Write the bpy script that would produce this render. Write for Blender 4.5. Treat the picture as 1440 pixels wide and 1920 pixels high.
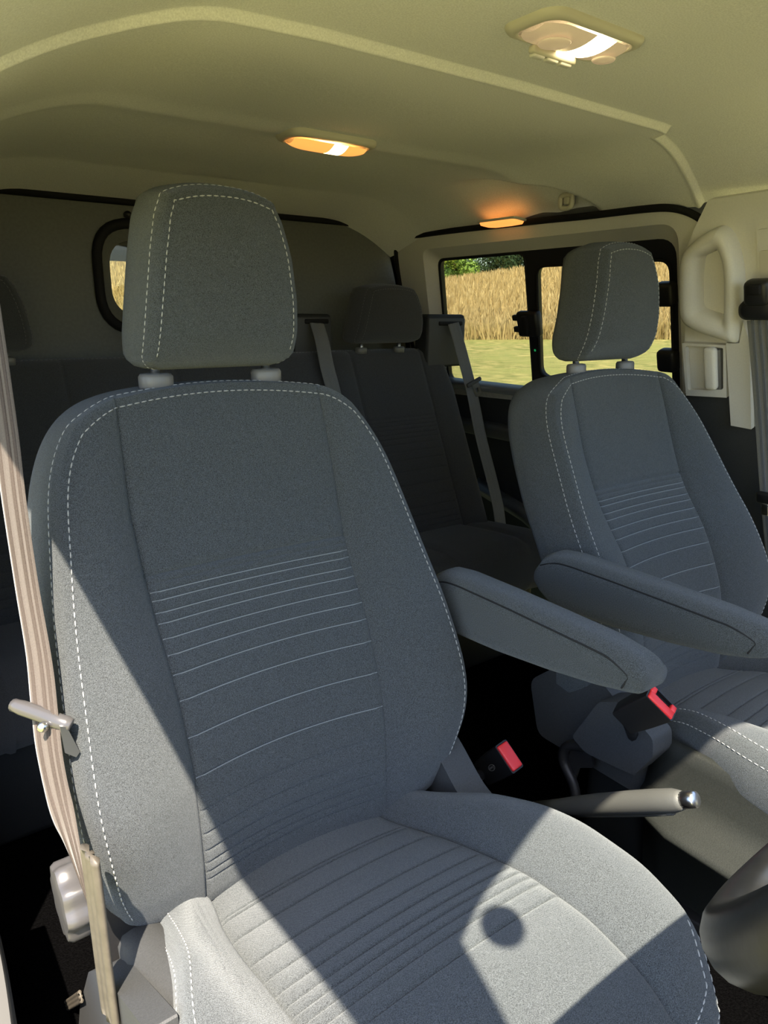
import bpy, bmesh, math, random
import numpy as np
from math import sin, cos, tan, pi, radians, sqrt, atan2
from mathutils import Vector, Matrix, geometry
random.seed(7)
for o in list(bpy.data.objects): bpy.data.objects.remove(o)
scn = bpy.context.scene
COL = scn.collection

# ------------------------------------------------------------------ camera
FPX, CX, CY = 1340.0, 720.0, 960.0
CAM = np.array([-0.42, -0.75, 1.05])
_a, _p, _r = radians(36.7), radians(-15.7), radians(0.5)
_fw = np.array([sin(_a)*cos(_p), cos(_a)*cos(_p), sin(_p)])
_rt = np.array([cos(_a), -sin(_a), 0.0]); _up = np.cross(_rt, _fw)
ROT = np.array([_rt*cos(_r)+_up*sin(_r), _up*cos(_r)-_rt*sin(_r), _fw])
cd = bpy.data.cameras.new('camera'); cam = bpy.data.objects.new('camera', cd); COL.objects.link(cam)
cd.sensor_fit = 'VERTICAL'; cd.sensor_height = 24.0; cd.lens = FPX*24.0/1920.0
cd.clip_start = 0.02; cd.clip_end = 2000
cam.matrix_world = Matrix(((ROT[0][0], ROT[1][0], -ROT[2][0], CAM[0]), (ROT[0][1], ROT[1][1], -ROT[2][1], CAM[1]),
                           (ROT[0][2], ROT[1][2], -ROT[2][2], CAM[2]), (0, 0, 0, 1)))
scn.camera = cam

# ------------------------------------------------------------------ sky, sun, exposure
SUN = Vector((0.333, 0.50, -1.0)).normalized()          # direction the light travels
w = bpy.data.worlds.new('sky'); scn.world = w; w.use_nodes = True
nt = w.node_tree; nt.nodes.clear()
sky = nt.nodes.new('ShaderNodeTexSky'); sky.sky_type = 'NISHITA'; sky.sun_disc = False
sky.sun_elevation = math.asin(-SUN.z); sky.sun_rotation = atan2(-SUN.x, -SUN.y); sky.air_density = 1.0; sky.dust_density = 1.5
bg = nt.nodes.new('ShaderNodeBackground'); bg.inputs['Strength'].default_value = 0.41
wo = nt.nodes.new('ShaderNodeOutputWorld')
nt.links.new(sky.outputs[0], bg.inputs[0]); nt.links.new(bg.outputs[0], wo.inputs[0])
sl = bpy.data.lights.new('sun', 'SUN'); sl.energy = 13.8; sl.angle = radians(0.55); sl.color = (1.0, 0.865, 0.69)
so = bpy.data.objects.new('sun', sl); COL.objects.link(so)
so.rotation_euler = SUN.to_track_quat('-Z', 'Y').to_euler(); so.location = (-3, -3, 8)
vs = scn.view_settings
vs.view_transform = 'Standard'; vs.look = 'None'; vs.gamma = 1.0; vs.use_curve_mapping = False; vs.exposure = 0.50

# ------------------------------------------------------------------ pixel helpers (a pixel gives a direction, a surface gives the distance)
def ray(px, py): return ROT.T @ np.array([(px-CX)/FPX, -(py-CY)/FPX, 1.0])
def onplane(px, py, n, c):
    d = ray(px, py); n = np.array(n, float); t = (c-n@CAM)/(n@d); return CAM+t*d
def onx(px, py, x): return onplane(px, py, (1, 0, 0), x)
def ony(px, py, y): return onplane(px, py, (0, 1, 0), y)
def onz(px, py, z): return onplane(px, py, (0, 0, 1), z)
WN = np.array([1, 0, 0.3]); WNU = WN/np.linalg.norm(WN)
def onwall(px, py, d=0.0): return onplane(px, py, WN, 1.57+d)

# ------------------------------------------------------------------ materials
MATS = {}
def mat(name, col, rough=0.6, spec=0.4, metal=0.0, sheen=0.0, noise=None, bump=None, weave=None, emit=None, alpha=None, coat=0.0):
    m = bpy.data.materials.new(name); m.use_nodes = True
    nt = m.node_tree; b = nt.nodes['Principled BSDF']; L = nt.links.new
    b.inputs['Base Color'].default_value = (*col, 1); b.inputs['Roughness'].default_value = rough
    b.inputs['Specular IOR Level'].default_value = spec; b.inputs['Metallic'].default_value = metal
    b.inputs['Coat Weight'].default_value = coat
    if sheen:
        b.inputs['Sheen Weight'].default_value = sheen; b.inputs['Sheen Roughness'].default_value = 0.4
        b.inputs['Sheen Tint'].default_value = (0.85, 0.92, 1.0, 1)
    if sheen: b.inputs['Diffuse Roughness'].default_value = 1.0
    tc = nt.nodes.new('ShaderNodeTexCoord')
    if noise:
        sc, amt = noise
        n = nt.nodes.new('ShaderNodeTexNoise'); n.inputs['Scale'].default_value = sc; n.inputs['Detail'].default_value = 3
        L(tc.outputs['Object'], n.inputs['Vector'])
        r = nt.nodes.new('ShaderNodeMapRange'); r.inputs[1].default_value = 0.3; r.inputs[2].default_value = 0.7
        r.inputs[3].default_value = 1-amt; r.inputs[4].default_value = 1+amt
        L(n.outputs['Fac'], r.inputs[0])
        mx = nt.nodes.new('ShaderNodeVectorMath'); mx.operation = 'SCALE'; mx.inputs[0].default_value = col
        L(r.outputs[0], mx.inputs['Scale']); L(mx.outputs[0], b.inputs['Base Color'])
    if bump:
        sc, st, dist = bump
        n2 = nt.nodes.new('ShaderNodeTexNoise'); n2.inputs['Scale'].default_value = sc; n2.inputs['Detail'].default_value = 2
        L(tc.outputs['Object'], n2.inputs['Vector'])
        bp = nt.nodes.new('ShaderNodeBump'); bp.inputs['Strength'].default_value = st; bp.inputs['Distance'].default_value = dist
        L(n2.outputs['Fac'], bp.inputs['Height']); L(bp.outputs[0], b.inputs['Normal'])
        if weave:
            wv = nt.nodes.new('ShaderNodeTexWave'); wv.inputs['Scale'].default_value = weave; wv.inputs['Distortion'].default_value = 1.5
            wv.bands_direction = 'DIAGONAL'
            L(tc.outputs['Object'], wv.inputs['Vector'])
            ad = nt.nodes.new('ShaderNodeMath'); ad.operation = 'ADD'
            L(n2.outputs['Fac'], ad.inputs[0]); L(wv.outputs['Fac'], ad.inputs[1]); L(ad.outputs[0], bp.inputs['Height'])
    if emit:
        b.inputs['Emission Color'].default_value = (*emit[0], 1); b.inputs['Emission Strength'].default_value = emit[1]
    MATS[name] = m; return m
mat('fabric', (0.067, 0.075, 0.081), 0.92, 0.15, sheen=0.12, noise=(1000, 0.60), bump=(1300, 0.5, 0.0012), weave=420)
mat('fabric_side', (0.060, 0.068, 0.080), 0.92, 0.15, sheen=0.2, noise=(900, 0.25), bump=(1300, 0.45, 0.0012), weave=420)
mat('fabric_shaded', (0.055, 0.058, 0.064), 0.95, 0.1, sheen=0.1, noise=(700, 0.25), bump=(900, 0.4, 0.001))  # front seat fabric, darkened: the bench's shade is in the colour
mat('thread', (0.36, 0.37, 0.37), 0.8)
mat('pleat_highlight', (0.20, 0.22, 0.235), 0.8)  # paler tone standing for light on the groove lips
mat('thread_dark', (0.012, 0.013, 0.015), 0.8)
mat('headliner', (0.80, 0.795, 0.775), 0.95, 0.1, noise=(420, 0.10), bump=(600, 0.25, 0.001))
mat('beige_plastic', (0.66, 0.645, 0.60), 0.55, 0.35, noise=(300, 0.03), bump=(900, 0.12, 0.0006))
mat('grey_plastic', (0.050, 0.053, 0.056), 0.6, 0.4, noise=(500, 0.15), bump=(700, 0.3, 0.0008))
mat('grip_rubber', (0.085, 0.087, 0.082), 0.5, 0.4, bump=(700, 0.3, 0.0006))
mat('sill_sky_sheen', (0.13, 0.14, 0.155), 0.35, 0.5)  # dark plastic with the sky's reflection put into a lighter bluish colour
mat('console_plastic', (0.016, 0.018, 0.0165), 0.62, 0.22, noise=(500, 0.2), bump=(700, 0.35, 0.0008))
mat('black_plastic', (0.012, 0.012, 0.013), 0.42, 0.45, noise=(300, 0.1), bump=(900, 0.12, 0.0005))
mat('rubber', (0.008, 0.008, 0.009), 0.75, 0.25)
mat('dark_trim', (0.018, 0.020, 0.022), 0.7, 0.3, noise=(300, 0.12), bump=(600, 0.25, 0.0008))
mat('carpet_shade', (0.0018, 0.0018, 0.002), 0.95, 0.0, noise=(250, 0.4), bump=(350, 0.8, 0.004))  # near black: shade down by the door step is put into the colour
mat('metal', (0.62, 0.62, 0.62), 0.28, metal=1.0)
mat('dark_metal', (0.05, 0.05, 0.052), 0.45, metal=0.6)
mat('guide_plastic', (0.14, 0.14, 0.138), 0.4, 0.5)
mat('red_plastic', (0.78, 0.035, 0.04), 0.4, 0.5)
mat('webbing', (0.20, 0.20, 0.195), 0.8, 0.25, sheen=0.2, noise=(700, 0.15), bump=(900, 0.3, 0.0008))
mat('webbing_dark', (0.13, 0.137, 0.145), 0.8, 0.25, noise=(700, 0.15), bump=(900, 0.3, 0.0008))
mat('webbing_warm', (0.085, 0.072, 0.063), 0.8, 0.25, sheen=0.2, noise=(700, 0.15), bump=(900, 0.3, 0.0008))
mat('webbing_warm_band', (0.062, 0.050, 0.043), 0.8, 0.25, noise=(700, 0.15))
mat('vinyl_cover', (0.085, 0.075, 0.06), 0.5, 0.4, noise=(60, 0.15), bump=(150, 0.2, 0.001))
mat('bulkhead_paint', (0.125, 0.13, 0.118), 0.55, 0.3, noise=(120, 0.08), bump=(350, 0.15, 0.001))
mat('knob_plastic', (0.065, 0.063, 0.064), 0.28, 0.6)
mat('wheel_leather', (0.012, 0.012, 0.012), 0.33, 0.42, noise=(80, 0.2), bump=(260, 0.08, 0.0006))
mat('lamp_frame', (0.58, 0.55, 0.46), 0.45, 0.4)
mat('lamp_lens', (0.62, 0.55, 0.46), 0.2, 0.5, bump=(900, 0.3, 0.001), emit=((1.0, 0.66, 0.36), 0.18))
mat('lamp_lit', (1, 0.95, 0.8), 0.4, emit=((1.0, 0.80, 0.46), 9.0))
mat('lamp_orange', (0.95, 0.5, 0.2), 0.3, 0.5, emit=((1.0, 0.34, 0.07), 0.95))
mat('lamp_hot', (1, 0.9, 0.7), 0.4, emit=((1.0, 0.72, 0.28), 9.0))
mat('sill_paint', (0.12, 0.12, 0.115), 0.35, 0.5)
mat('green_dot', (0.02, 0.5, 0.15), 0.4, emit=((0.02, 0.5, 0.15), 0.25))
mat('bark', (0.10, 0.075, 0.05), 0.9)
mat('leaf_bright', (0.22, 0.36, 0.07), 0.7, noise=(1.5, 0.35))
mat('leaf_dark', (0.035, 0.075, 0.03), 0.75, noise=(1.5, 0.35))
def glass_mat(name, tint, refl):
    m = bpy.data.materials.new(name); m.use_nodes = True; nt = m.node_tree; nt.nodes.clear(); L = nt.links.new
    t = nt.nodes.new('ShaderNodeBsdfTransparent'); t.inputs[0].default_value = (*tint, 1)
    g = nt.nodes.new('ShaderNodeBsdfGlossy'); g.inputs['Roughness'].default_value = 0.02
    f = nt.nodes.new('ShaderNodeFresnel'); f.inputs[0].default_value = refl
    mx = nt.nodes.new('ShaderNodeMixShader'); o = nt.nodes.new('ShaderNodeOutputMaterial')
    L(f.outputs[0], mx.inputs[0]); L(t.outputs[0], mx.inputs[1]); L(g.outputs[0], mx.inputs[2]); L(mx.outputs[0], o.inputs[0])
    MATS[name] = m
glass_mat('side_glass', (0.56, 0.57, 0.52), 1.25)
glass_mat('bulkhead_glass', (0.60, 0.60, 0.52), 1.45)
glass_mat('windscreen_glass', (0.93, 0.96, 0.95), 1.2)
def field_mat(name, c1, c2, c3, s1, s2):
    m = bpy.data.materials.new(name); m.use_nodes = True; nt = m.node_tree; b = nt.nodes['Principled BSDF']; L = nt.links.new
    b.inputs['Roughness'].default_value = 0.9; b.inputs['Specular IOR Level'].default_value = 0.1
    tc = nt.nodes.new('ShaderNodeTexCoord')
    n1 = nt.nodes.new('ShaderNodeTexNoise'); n1.inputs['Scale'].default_value = s1; n1.inputs['Detail'].default_value = 5
    n2 = nt.nodes.new('ShaderNodeTexNoise'); n2.inputs['Scale'].default_value = s2; n2.inputs['Detail'].default_value = 4
    L(tc.outputs['Object'], n1.inputs[0]); L(tc.outputs['Object'], n2.inputs[0])
    r1 = nt.nodes.new('ShaderNodeValToRGB'); r1.color_ramp.elements[0].position = 0.35; r1.color_ramp.elements[1].position = 0.68
    r1.color_ramp.elements[0].color = (*c1, 1); r1.color_ramp.elements[1].color = (*c2, 1)
    L(n1.outputs['Fac'], r1.inputs[0])
    r2 = nt.nodes.new('ShaderNodeMapRange'); r2.inputs[1].default_value = 0.4; r2.inputs[2].default_value = 0.65
    L(n2.outputs['Fac'], r2.inputs[0])
    mx = nt.nodes.new('ShaderNodeMix'); mx.data_type = 'RGBA'; mx.inputs['B'].default_value = (*c3, 1)
    L(r2.outputs[0], mx.inputs['Factor']); L(r1.outputs[0], mx.inputs['A']); L(mx.outputs['Result'], b.inputs['Base Color'])
    MATS[name] = m
field_mat('mown_grass', (0.17, 0.19, 0.065), (0.46, 0.40, 0.17), (0.27, 0.28, 0.10), 2.2, 0.6)
field_mat('tall_grass', (0.34, 0.255, 0.11), (0.66, 0.53, 0.29), (0.48, 0.37, 0.18), 1.6, 0.2)

# ------------------------------------------------------------------ object helpers
def link(name, verts, faces, m, parent=None, smooth=True, sharp=None):
    me = bpy.data.meshes.new(name)
    me.from_pydata([tuple(float(c) for c in v) for v in verts], [], faces)
    bm = bmesh.new(); bm.from_mesh(me); bmesh.ops.recalc_face_normals(bm, faces=bm.faces)
    for f in bm.faces: f.smooth = smooth
    if sharp is not None:
        for e in bm.edges:
            if len(e.link_faces) == 2 and e.calc_face_angle(0) > sharp: e.smooth = False
    bm.to_mesh(me); bm.free()
    me.materials.append(MATS[m])
    o = bpy.data.objects.new(name, me); COL.objects.link(o)
    if parent is not None: attach(o, parent)
    return o
def attach(o, parent):
    bpy.context.view_layer.update()
    o.parent = parent; o.matrix_parent_inverse = parent.matrix_world.inverted()
def empty(name, loc, label, cat, group=None):
    o = bpy.data.objects.new(name, None); COL.objects.link(o); o.location = loc; o.empty_display_size = 0.05
    tag(o, label, cat, group); bpy.context.view_layer.update(); return o
def tag(o, label, cat, group=None):
    o['label'] = label; o['category'] = cat
    if group: o['group'] = group
    return o
def struct(o, label=None, cat=None):
    o['kind'] = 'structure'
    if label: o['label'] = label
    if cat: o['category'] = cat
    return o
def grid_faces(nr, nc, close_c=False, base=0):
    F = []
    for i in range(nr-1):
        for j in range(nc if close_c else nc-1):
            j2 = (j+1) % nc
            F.append((base+i*nc+j, base+i*nc+j2, base+(i+1)*nc+j2, base+(i+1)*nc+j))
    return F
def loft(name, rings, m, parent=None, cap=True, sharp=None, closed=True):
    n = len(rings[0]); V = [p for r in rings for p in r]; F = grid_faces(len(rings), n, closed)
    if cap:
        for k, ring in ((0, rings[0]), (len(rings)-1, rings[-1])):
            c = np.mean(np.array(ring, float), axis=0); ci = len(V); V.append(c)
            for j in range(n if closed else n-1): F.append((k*n+j, k*n+(j+1) % n, ci))
    return link(name, V, F, m, parent, True, sharp)
def frame_for(t, hint=(0, 0, 1)):
    t = np.array(t, float); t /= np.linalg.norm(t); h = np.array(hint, float)
    if abs(t@h) > 0.95: h = np.array([1.0, 0, 0]) if abs(t[0]) < 0.9 else np.array([0, 1.0, 0])
    a = np.cross(h, t); a /= np.linalg.norm(a); return a, np.cross(t, a)
def tube_geo(pts, rad, n=10, closed=False):
    pts = [np.array(p, float) for p in pts]; rings = []; N = len(pts); a = None
    for i, p in enumerate(pts):
        t = (pts[(i+1) % N]-pts[i-1]) if closed else (pts[min(i+1, N-1)]-pts[max(i-1, 0)])
        t = t/np.linalg.norm(t)
        if a is None: a, b = frame_for(t)
        else:
            a = a-(a@t)*t; a /= np.linalg.norm(a); b = np.cross(t, a)
        r = rad[i] if hasattr(rad, '__len__') else rad
        rings.append([p+r*(cos(2*pi*k/n)*a+sin(2*pi*k/n)*b) for k in range(n)])
    return rings
def tube(name, pts, rad, m, parent=None, n=10, closed=False):
    rings = tube_geo(pts, rad, n, closed)
    if closed: rings = rings+[rings[0]]
    return loft(name, rings, m, parent, cap=not closed)
def smooth_path(pts, k=8, closed=False):
    P = [np.array(p, float) for p in pts]; N = len(P); out = []
    for i in range(N if closed else N-1):
        if closed: p0, p1, p2, p3 = P[i-1], P[i], P[(i+1) % N], P[(i+2) % N]
        else: p0, p1, p2, p3 = P[max(i-1, 0)], P[i], P[i+1], P[min(i+2, N-1)]
        for s in range(k):
            t = s/k
            out.append(0.5*((2*p1)+(-p0+p2)*t+(2*p0-5*p1+4*p2-p3)*t*t+(-p0+3*p1-3*p2+p3)*t**3))
    if not closed: out.append(P[-1])
    return out
def resample(pts, n, closed=False):
    P = np.array(pts, float)
    if closed: P = np.vstack([P, P[:1]])
    d = np.r_[0, np.cumsum(np.linalg.norm(np.diff(P, axis=0), axis=1))]
    t = np.linspace(0, d[-1], n, endpoint=not closed)
    return [np.array([np.interp(x, d, P[:, k]) for k in range(P.shape[1])]) for x in t]
def rbox(name, size, m, parent=None, loc=(0, 0, 0), axes=None, bev=0.004, seg=2, taper=None):
    """bevelled box: size along axes (three orthonormal vectors); taper scales the +axis-3 end"""
    bm = bmesh.new(); bmesh.ops.create_cube(bm, size=1.0)
    for v in bm.verts:
        k = 1.0
        if taper and v.co.z > 0: k = taper
        v.co = Vector((v.co.x*size[0]*k, v.co.y*size[1]*k, v.co.z*size[2]))
    if bev > 0: bmesh.ops.bevel(bm, geom=list(bm.edges), offset=bev, segments=seg, profile=0.5, affect='EDGES')
    A = np.array(axes if axes is not None else np.eye(3), float); L0 = np.array(loc, float)
    for v in bm.verts: v.co = Vector(L0+v.co.x*A[0]+v.co.y*A[1]+v.co.z*A[2])
    bmesh.ops.recalc_face_normals(bm, faces=bm.faces)
    for f in bm.faces: f.smooth = True
    for e in bm.edges:
        if len(e.link_faces) == 2 and e.calc_face_angle(0) > radians(50): e.smooth = False
    me = bpy.data.meshes.new(name); bm.to_mesh(me); bm.free(); me.materials.append(MATS[m])
    o = bpy.data.objects.new(name, me); COL.objects.link(o)
    if parent is not None: attach(o, parent)
    return o
def axes_from(up, side):
    """orthonormal axes (side, third, up)"""
    u = np.array(up, float); u /= np.linalg.norm(u); s = np.array(side, float); s -= (s@u)*u; s /= np.linalg.norm(s)
    return np.array([s, np.cross(u, s), u])
def rrect(hw, hh, r, n=6):
    pts = []
    for cx_, cy_, a0 in ((hw-r, hh-r, 0), (-hw+r, hh-r, pi/2), (-hw+r, -hh+r, pi), (hw-r, -hh+r, 1.5*pi)):
        for k in range(n+1):
            a = a0+pi/2*k/n; pts.append((cx_+r*cos(a), cy_+r*sin(a)))
    return pts
def plate(name, outer, holes, m, thick, parent=None, ax=None, sharp=radians(40)):
    """flat polygon (3D points, planar) with holes, extruded by vector thick*ax"""
    loops = [outer]+list(holes); V = []; F = []; offs = []
    for lp in loops: offs.append(len(V)); V += [np.array(p, float) for p in lp]
    n = len(V); ax = np.array(ax, float); kk = [i for i in range(3) if i != int(np.argmax(np.abs(ax)))]
    tri = geometry.tessellate_polygon([[Vector((float(p[kk[0]]), float(p[kk[1]]), 0.0)) for p in lp] for lp in loops]); V2 = V+[p+ax*thick for p in V]
    for t in tri: F.append(tuple(t)); F.append(tuple(i+n for i in reversed(t)))
    for o_, lp in zip(offs, loops):
        k = len(lp)
        for i in range(k): F.append((o_+i, o_+(i+1) % k, n+o_+(i+1) % k, n+o_+i))
    return link(name, V2, F, m, parent, True, sharp)
def dashes(name, paths, m, parent, r=0.0010, on=0.0068, off=0.0032, lift=None):
    V = []; F = []
    for path in paths:
        P = np.array(path, float); d = np.r_[0, np.cumsum(np.linalg.norm(np.diff(P, axis=0), axis=1))]
        s = 0.0
        while s+on < d[-1]:
            pts = [np.array([np.interp(s+q*on, d, P[:, k]) for k in range(3)]) for q in (0, 0.5, 1)]
            s += on+off
            rings = tube_geo(pts, [r*0.6, r, r*0.6], 4); b = len(V)
            V += [p for rg in rings for p in rg]; F += grid_faces(3, 4, True, b)
            F.append((b, b+1, b+2, b+3)); F.append((b+8, b+9, b+10, b+11))
    o = link(name, V, F, m, parent); o['kind'] = 'stuff'; return o
def ribbon(name, pts, wdir, width, thick, m, parent=None, stripe=None):
    """flat webbing: centre line pts, per-point width direction, rounded thin section"""
    rings = []
    N = len(pts)
    for i in range(N):
        p = np.array(pts[i], float); t = np.array(pts[min(i+1, N-1)], float)-np.array(pts[max(i-1, 0)], float); t /= np.linalg.norm(t)
        wd = np.array(wdir[i] if isinstance(wdir[0], (list, tuple, np.ndarray)) else wdir, float); wd -= (wd@t)*t; wd /= np.linalg.norm(wd)
        nn = np.cross(t, wd); W = width[i] if hasattr(width, '__len__') else width
        h = W/2; q = thick/2
        prof = []
        S = 12
        for k in range(S+1):
            u = -1+2*k/S; prof.append((u*h, q*(1+0.35*cos(u*9.4))*(1 if abs(u) < 1 else 0.4)))
        prof += [(u, -v) for u, v in reversed(prof)]
        rings.append([p+u*wd+v*nn for u, v in prof])
    return loft(name, rings, m, parent)

# ================================================================== THE VAN BODY
def sstep(a, b, x):
    t = min(max((x-a)/(b-a), 0), 1); return t*t*(3-2*t)
def round_poly(P, r, n=5):
    P = [np.array(p, float) for p in P]; out = []; N = len(P)
    for i in range(N):
        a, b, c = P[i-1], P[i], P[(i+1) % N]
        rr = r[i] if hasattr(r, '__len__') else r
        u = (a-b)/np.linalg.norm(a-b); v = (c-b)/np.linalg.norm(c-b)
        p0 = b+u*rr; p1 = b+v*rr
        for k in range(n+1):
            t = k/n; out.append((1-t)**2*p0+2*t*(1-t)*b+t*t*p1)
    return out
# --- headliner
def seam_y(x):
    return float(np.interp(x, [-0.40, -0.25, -0.11, -0.07, -0.03, 0.02, 0.14, 0.5, 0.90, 0.93, 0.945, 1.05, 1.20], [0.20, 0.18, 0.195, 0.185, 0.170, 0.158, 0.143, 0.137, 0.147, 0.150, 0.185, 0.20, 0.225]))
def crown(x):
    if x > 0.90: return 0.105*((x-0.90)/0.30)**2
    if x < 0.02: return 0.115*((0.02-x)/0.29)**1.7
    return 0.0
def ceil_z(x, y):
    sy = seam_y(x)
    front = 1.398-0.006*sstep(-0.1, -0.5, y)
    rear = float(np.interp(y, [0.1, 0.3, 0.58, 0.64, 0.70, 1.06, 1.18, 1.30, 1.42], [1.390, 1.391, 1.394, 1.388, 1.394, 1.394, 1.387, 1.362, 1.335]))
    t = sstep(sy-0.006, sy+0.006, y)
    z = front*(1-t)+rear*t
    z -= 0.004*math.exp(-((y-sy-0.008)/0.007)**2)                     # rolled lip
    z -= crown(x)
    # scooped pocket round the coat hook
    yb = 0.50+0.25*max(0.0, (1.19-x)/0.2)**1.6
    sc = sstep(yb-0.014, yb+0.030, y)*sstep(0.90, 0.68, y)*sstep(0.97, 1.04, x)
    return z+0.028*sc
def header_y(x):
    xm = x if x < 0.44 else 0.88-x
    return float(np.interp(xm, [-0.40, -0.33, -0.292, -0.22, -0.035, 0.08, 0.30, 0.44], [-0.80, -0.775, -0.752, -0.732, -0.7125, -0.715, -0.76, -0.80]))
xs = np.unique(np.r_[np.linspace(-0.37, 1.20, 80), np.linspace(0.88, 1.20, 60)])
V = []; rows = 220
for i in range(rows+1):
    for x in xs:
        f = i/rows
        # denser rows about the seam
        y0 = header_y(x); sy = seam_y(x)
        if f < 0.2: y = y0+(sy-0.03-y0)*(f/0.2)
        elif f < 0.5: y = sy-0.03+0.06*((f-0.2)/0.3)
        else: y = sy+0.03+(1.42-sy-0.03)*((f-0.5)/0.5)
        V.append((x, y, ceil_z(x, y)))
struct(link('ceiling', V, grid_faces(rows+1, len(xs)), 'headliner'), 'beige woven headliner with moulded cross seam over the seats', 'ceiling')
# outer roof skin above, closes the body
V = []; F = []
for x, z in ((-0.40, 1.22), (-0.38, 1.30), (-0.2, 1.44), (0.44, 1.47), (1.08, 1.44), (1.22, 1.30), (1.24, 1.24)):
    for y in (header_y(x), 3.45): V.append((x, y, z))
struct(link('trim_1', V, grid_faces(7, 2), 'sill_paint'), 'painted roof skin above the headliner', 'roof')
# --- floor and other shell walls (mostly below and behind the seats)
struct(rbox('floor', (1.86, 4.9, 0.06), 'carpet_shade', loc=(0.44, 0.95, -0.03), bev=0.0), 'carpeted van floor under the seats, blackened for shade', 'floor')
def quadwall(name, pts, m, label, thick=0.02, ax=(0, 1, 0), holes=()):
    return struct(plate(name, pts, holes, m, thick, None, ax), label, 'wall')
quadwall('wall_front', [(-0.45, -1.50, -0.02), (1.33, -1.50, -0.02), (1.33, -1.50, 0.86), (-0.45, -1.50, 0.86)], 'dark_trim', 'dark front bulkhead below the windscreen', 0.02, (0, -1, 0))
def lwall(y, z): return np.array([-0.43+0.25*max(z-0.9, 0), y, z])
quadwall('wall_left', [lwall(0.24, 0), lwall(3.4, 0), lwall(3.4, 0.9), lwall(3.4, 1.34), lwall(0.28, 1.34), lwall(0.25, 0.9)], 'dark_trim', 'dark side wall behind the driver door', 0.03, (-1, 0, 0))
# --- passenger side wall: sliding door panel with window recess
def W(y, z, d=0.0): return np.array([1.57+d-0.3*z, y, z])
def pxw(lst, d=0.0): return [onwall(a, b, d) for a, b in lst]
GD = 0.035
Cq = round_poly(pxw([(820, 485), (1268, 445), (1276, 752), (841, 722)], GD), [0.03, 0.05, 0.03, 0.03], 6)
cc = np.mean(Cq, axis=0)
def grow(loop, g, d):
    out = []
    for p in loop:
        q = p-cc; yy = p[1]+g*np.sign(q[1])*min(1, abs(q[1])/0.35); zz = p[2]+g*np.sign(q[2])*min(1, abs(q[2])/0.14)
        out.append(W(yy, zz, d))
    return out
Bq = grow(Cq, 0.028, 0.0)
seal_px = [(741, 500), (743, 470), (750, 453), (775, 443), (860, 431), (950, 421), (1030, 412), (1100, 405), (1200, 393), (1255, 390), (1295, 400), (1325, 420), (1343, 447)]
seal_top = pxw(seal_px)
outer = [W(1.385, 0.79)]+[W(1.385, 1.15)]+seal_top[1:]+[W(0.17, 1.18), W(0.17, 0.79)]
wr = plate('wall_right', outer, [Bq], 'beige_plastic', 0.02, None, WNU)
struct(wr, 'beige sliding door panel round the side window', 'wall')
n = len(Bq)
rv = [Bq, [p*0.5+q*0.5+np.array([0.004, 0, 0]) for p, q in zip(Bq, Cq)], Cq]
link('window_reveal', [p for r_ in rv for p in r_], grid_faces(3, n, True), 'beige_plastic', wr)
tube('door_seal', smooth_path([W(1.375, 0.9), W(1.375, 1.12)]+seal_top[1:]+[W(0.172, 1.16)], 6), 0.009, 'rubber', wr, 8)
# lower dark door trim with ledges
lo = plate('trim_2', [W(1.40, 0.0), W(1.40, 0.80), W(0.10, 0.80), W(0.10, 0.0)], [], 'dark_trim', 0.02, None, WNU)
struct(lo, 'dark lower trim of the sliding door below the window', 'trim')
A_ = axes_from((-0.3, 0, 1), (0, 1, 0))
rbox('sill_ledge', (1.05, 0.05, 0.022), 'sill_sky_sheen', lo, W(0.83, 0.806, -0.005), A_, 0.006)
rbox('trim_ledge', (1.10, 0.05, 0.05), 'grey_plastic', lo, W(0.80, 0.655, -0.008), A_, 0.012)
tube('trim_ridge', [W(1.15, 0.42, -0.005), W(0.9, 0.36, -0.02), W(0.7, 0.25, -0.02), W(0.5, 0.20, -0.01)], 0.03, 'grey_plastic', lo, 8)
# --- window_1 : black frame, two panes, latch, catches
PL = round_poly(pxw([(824, 488), (984, 474), (1001, 729), (842, 712)], GD), 0.028, 6)
PR = round_poly(pxw([(1006, 499), (1258, 486), (1265, 736), (1013, 706)], GD), 0.035, 6)
w1 = plate('window_1', Cq, [PL, PR], 'black_plastic', 0.018, None, WNU)
struct(w1, 'black framed sliding side window in the beige door panel', 'window')
def pane(name, loop, m, parent, d):
    c = np.mean(loop, axis=0); lp = [c+(p-c)*1.02+WNU*d for p in loop]
    return plate(name, lp, [], m, 0.004, parent, WNU)
pane('pane', PL, 'side_glass', w1, 0.008); pane('pane', PR, 'side_glass', w1, 0.004)
tube('pane_gasket', [p-WNU*0.001 for p in PR], 0.0045, 'rubber', w1, 6, closed=True)
tube('pane_gasket', [p-WNU*0.001 for p in PL], 0.0035, 'rubber', w1, 6, closed=True)
lc = onwall(993, 607, GD-0.012)
lat = rbox('latch', (0.085, 0.030, 0.078), 'black_plastic', w1, lc, A_, 0.010, 3)
for k in (-1, 1): rbox('latch_tab', (0.03, 0.014, 0.018), 'black_plastic', lat, lc+A_[0]*0.050+A_[2]*0.018*k, A_, 0.004)
rbox('latch_grip', (0.020, 0.016, 0.060), 'rubber', lat, lc-WNU*0.018, A_, 0.004)
for px, py in ((1250, 551), (1254, 675)):
    c = onwall(px, py, GD-0.008); rbox('catch', (0.055, 0.04, 0.060), 'black_plastic', w1, c, A_, 0.012, 3)
gd = onwall(1003, 657, GD-0.003)
link('indicator_dot', [gd+A_[0]*0.004*cos(k*pi/4)+A_[2]*0.004*sin(k*pi/4)-WNU*0.0 for k in range(8)]+[gd-WNU*0.003], [(k, (k+1) % 8, 8) for k in range(8)], 'green_dot', w1)
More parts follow.
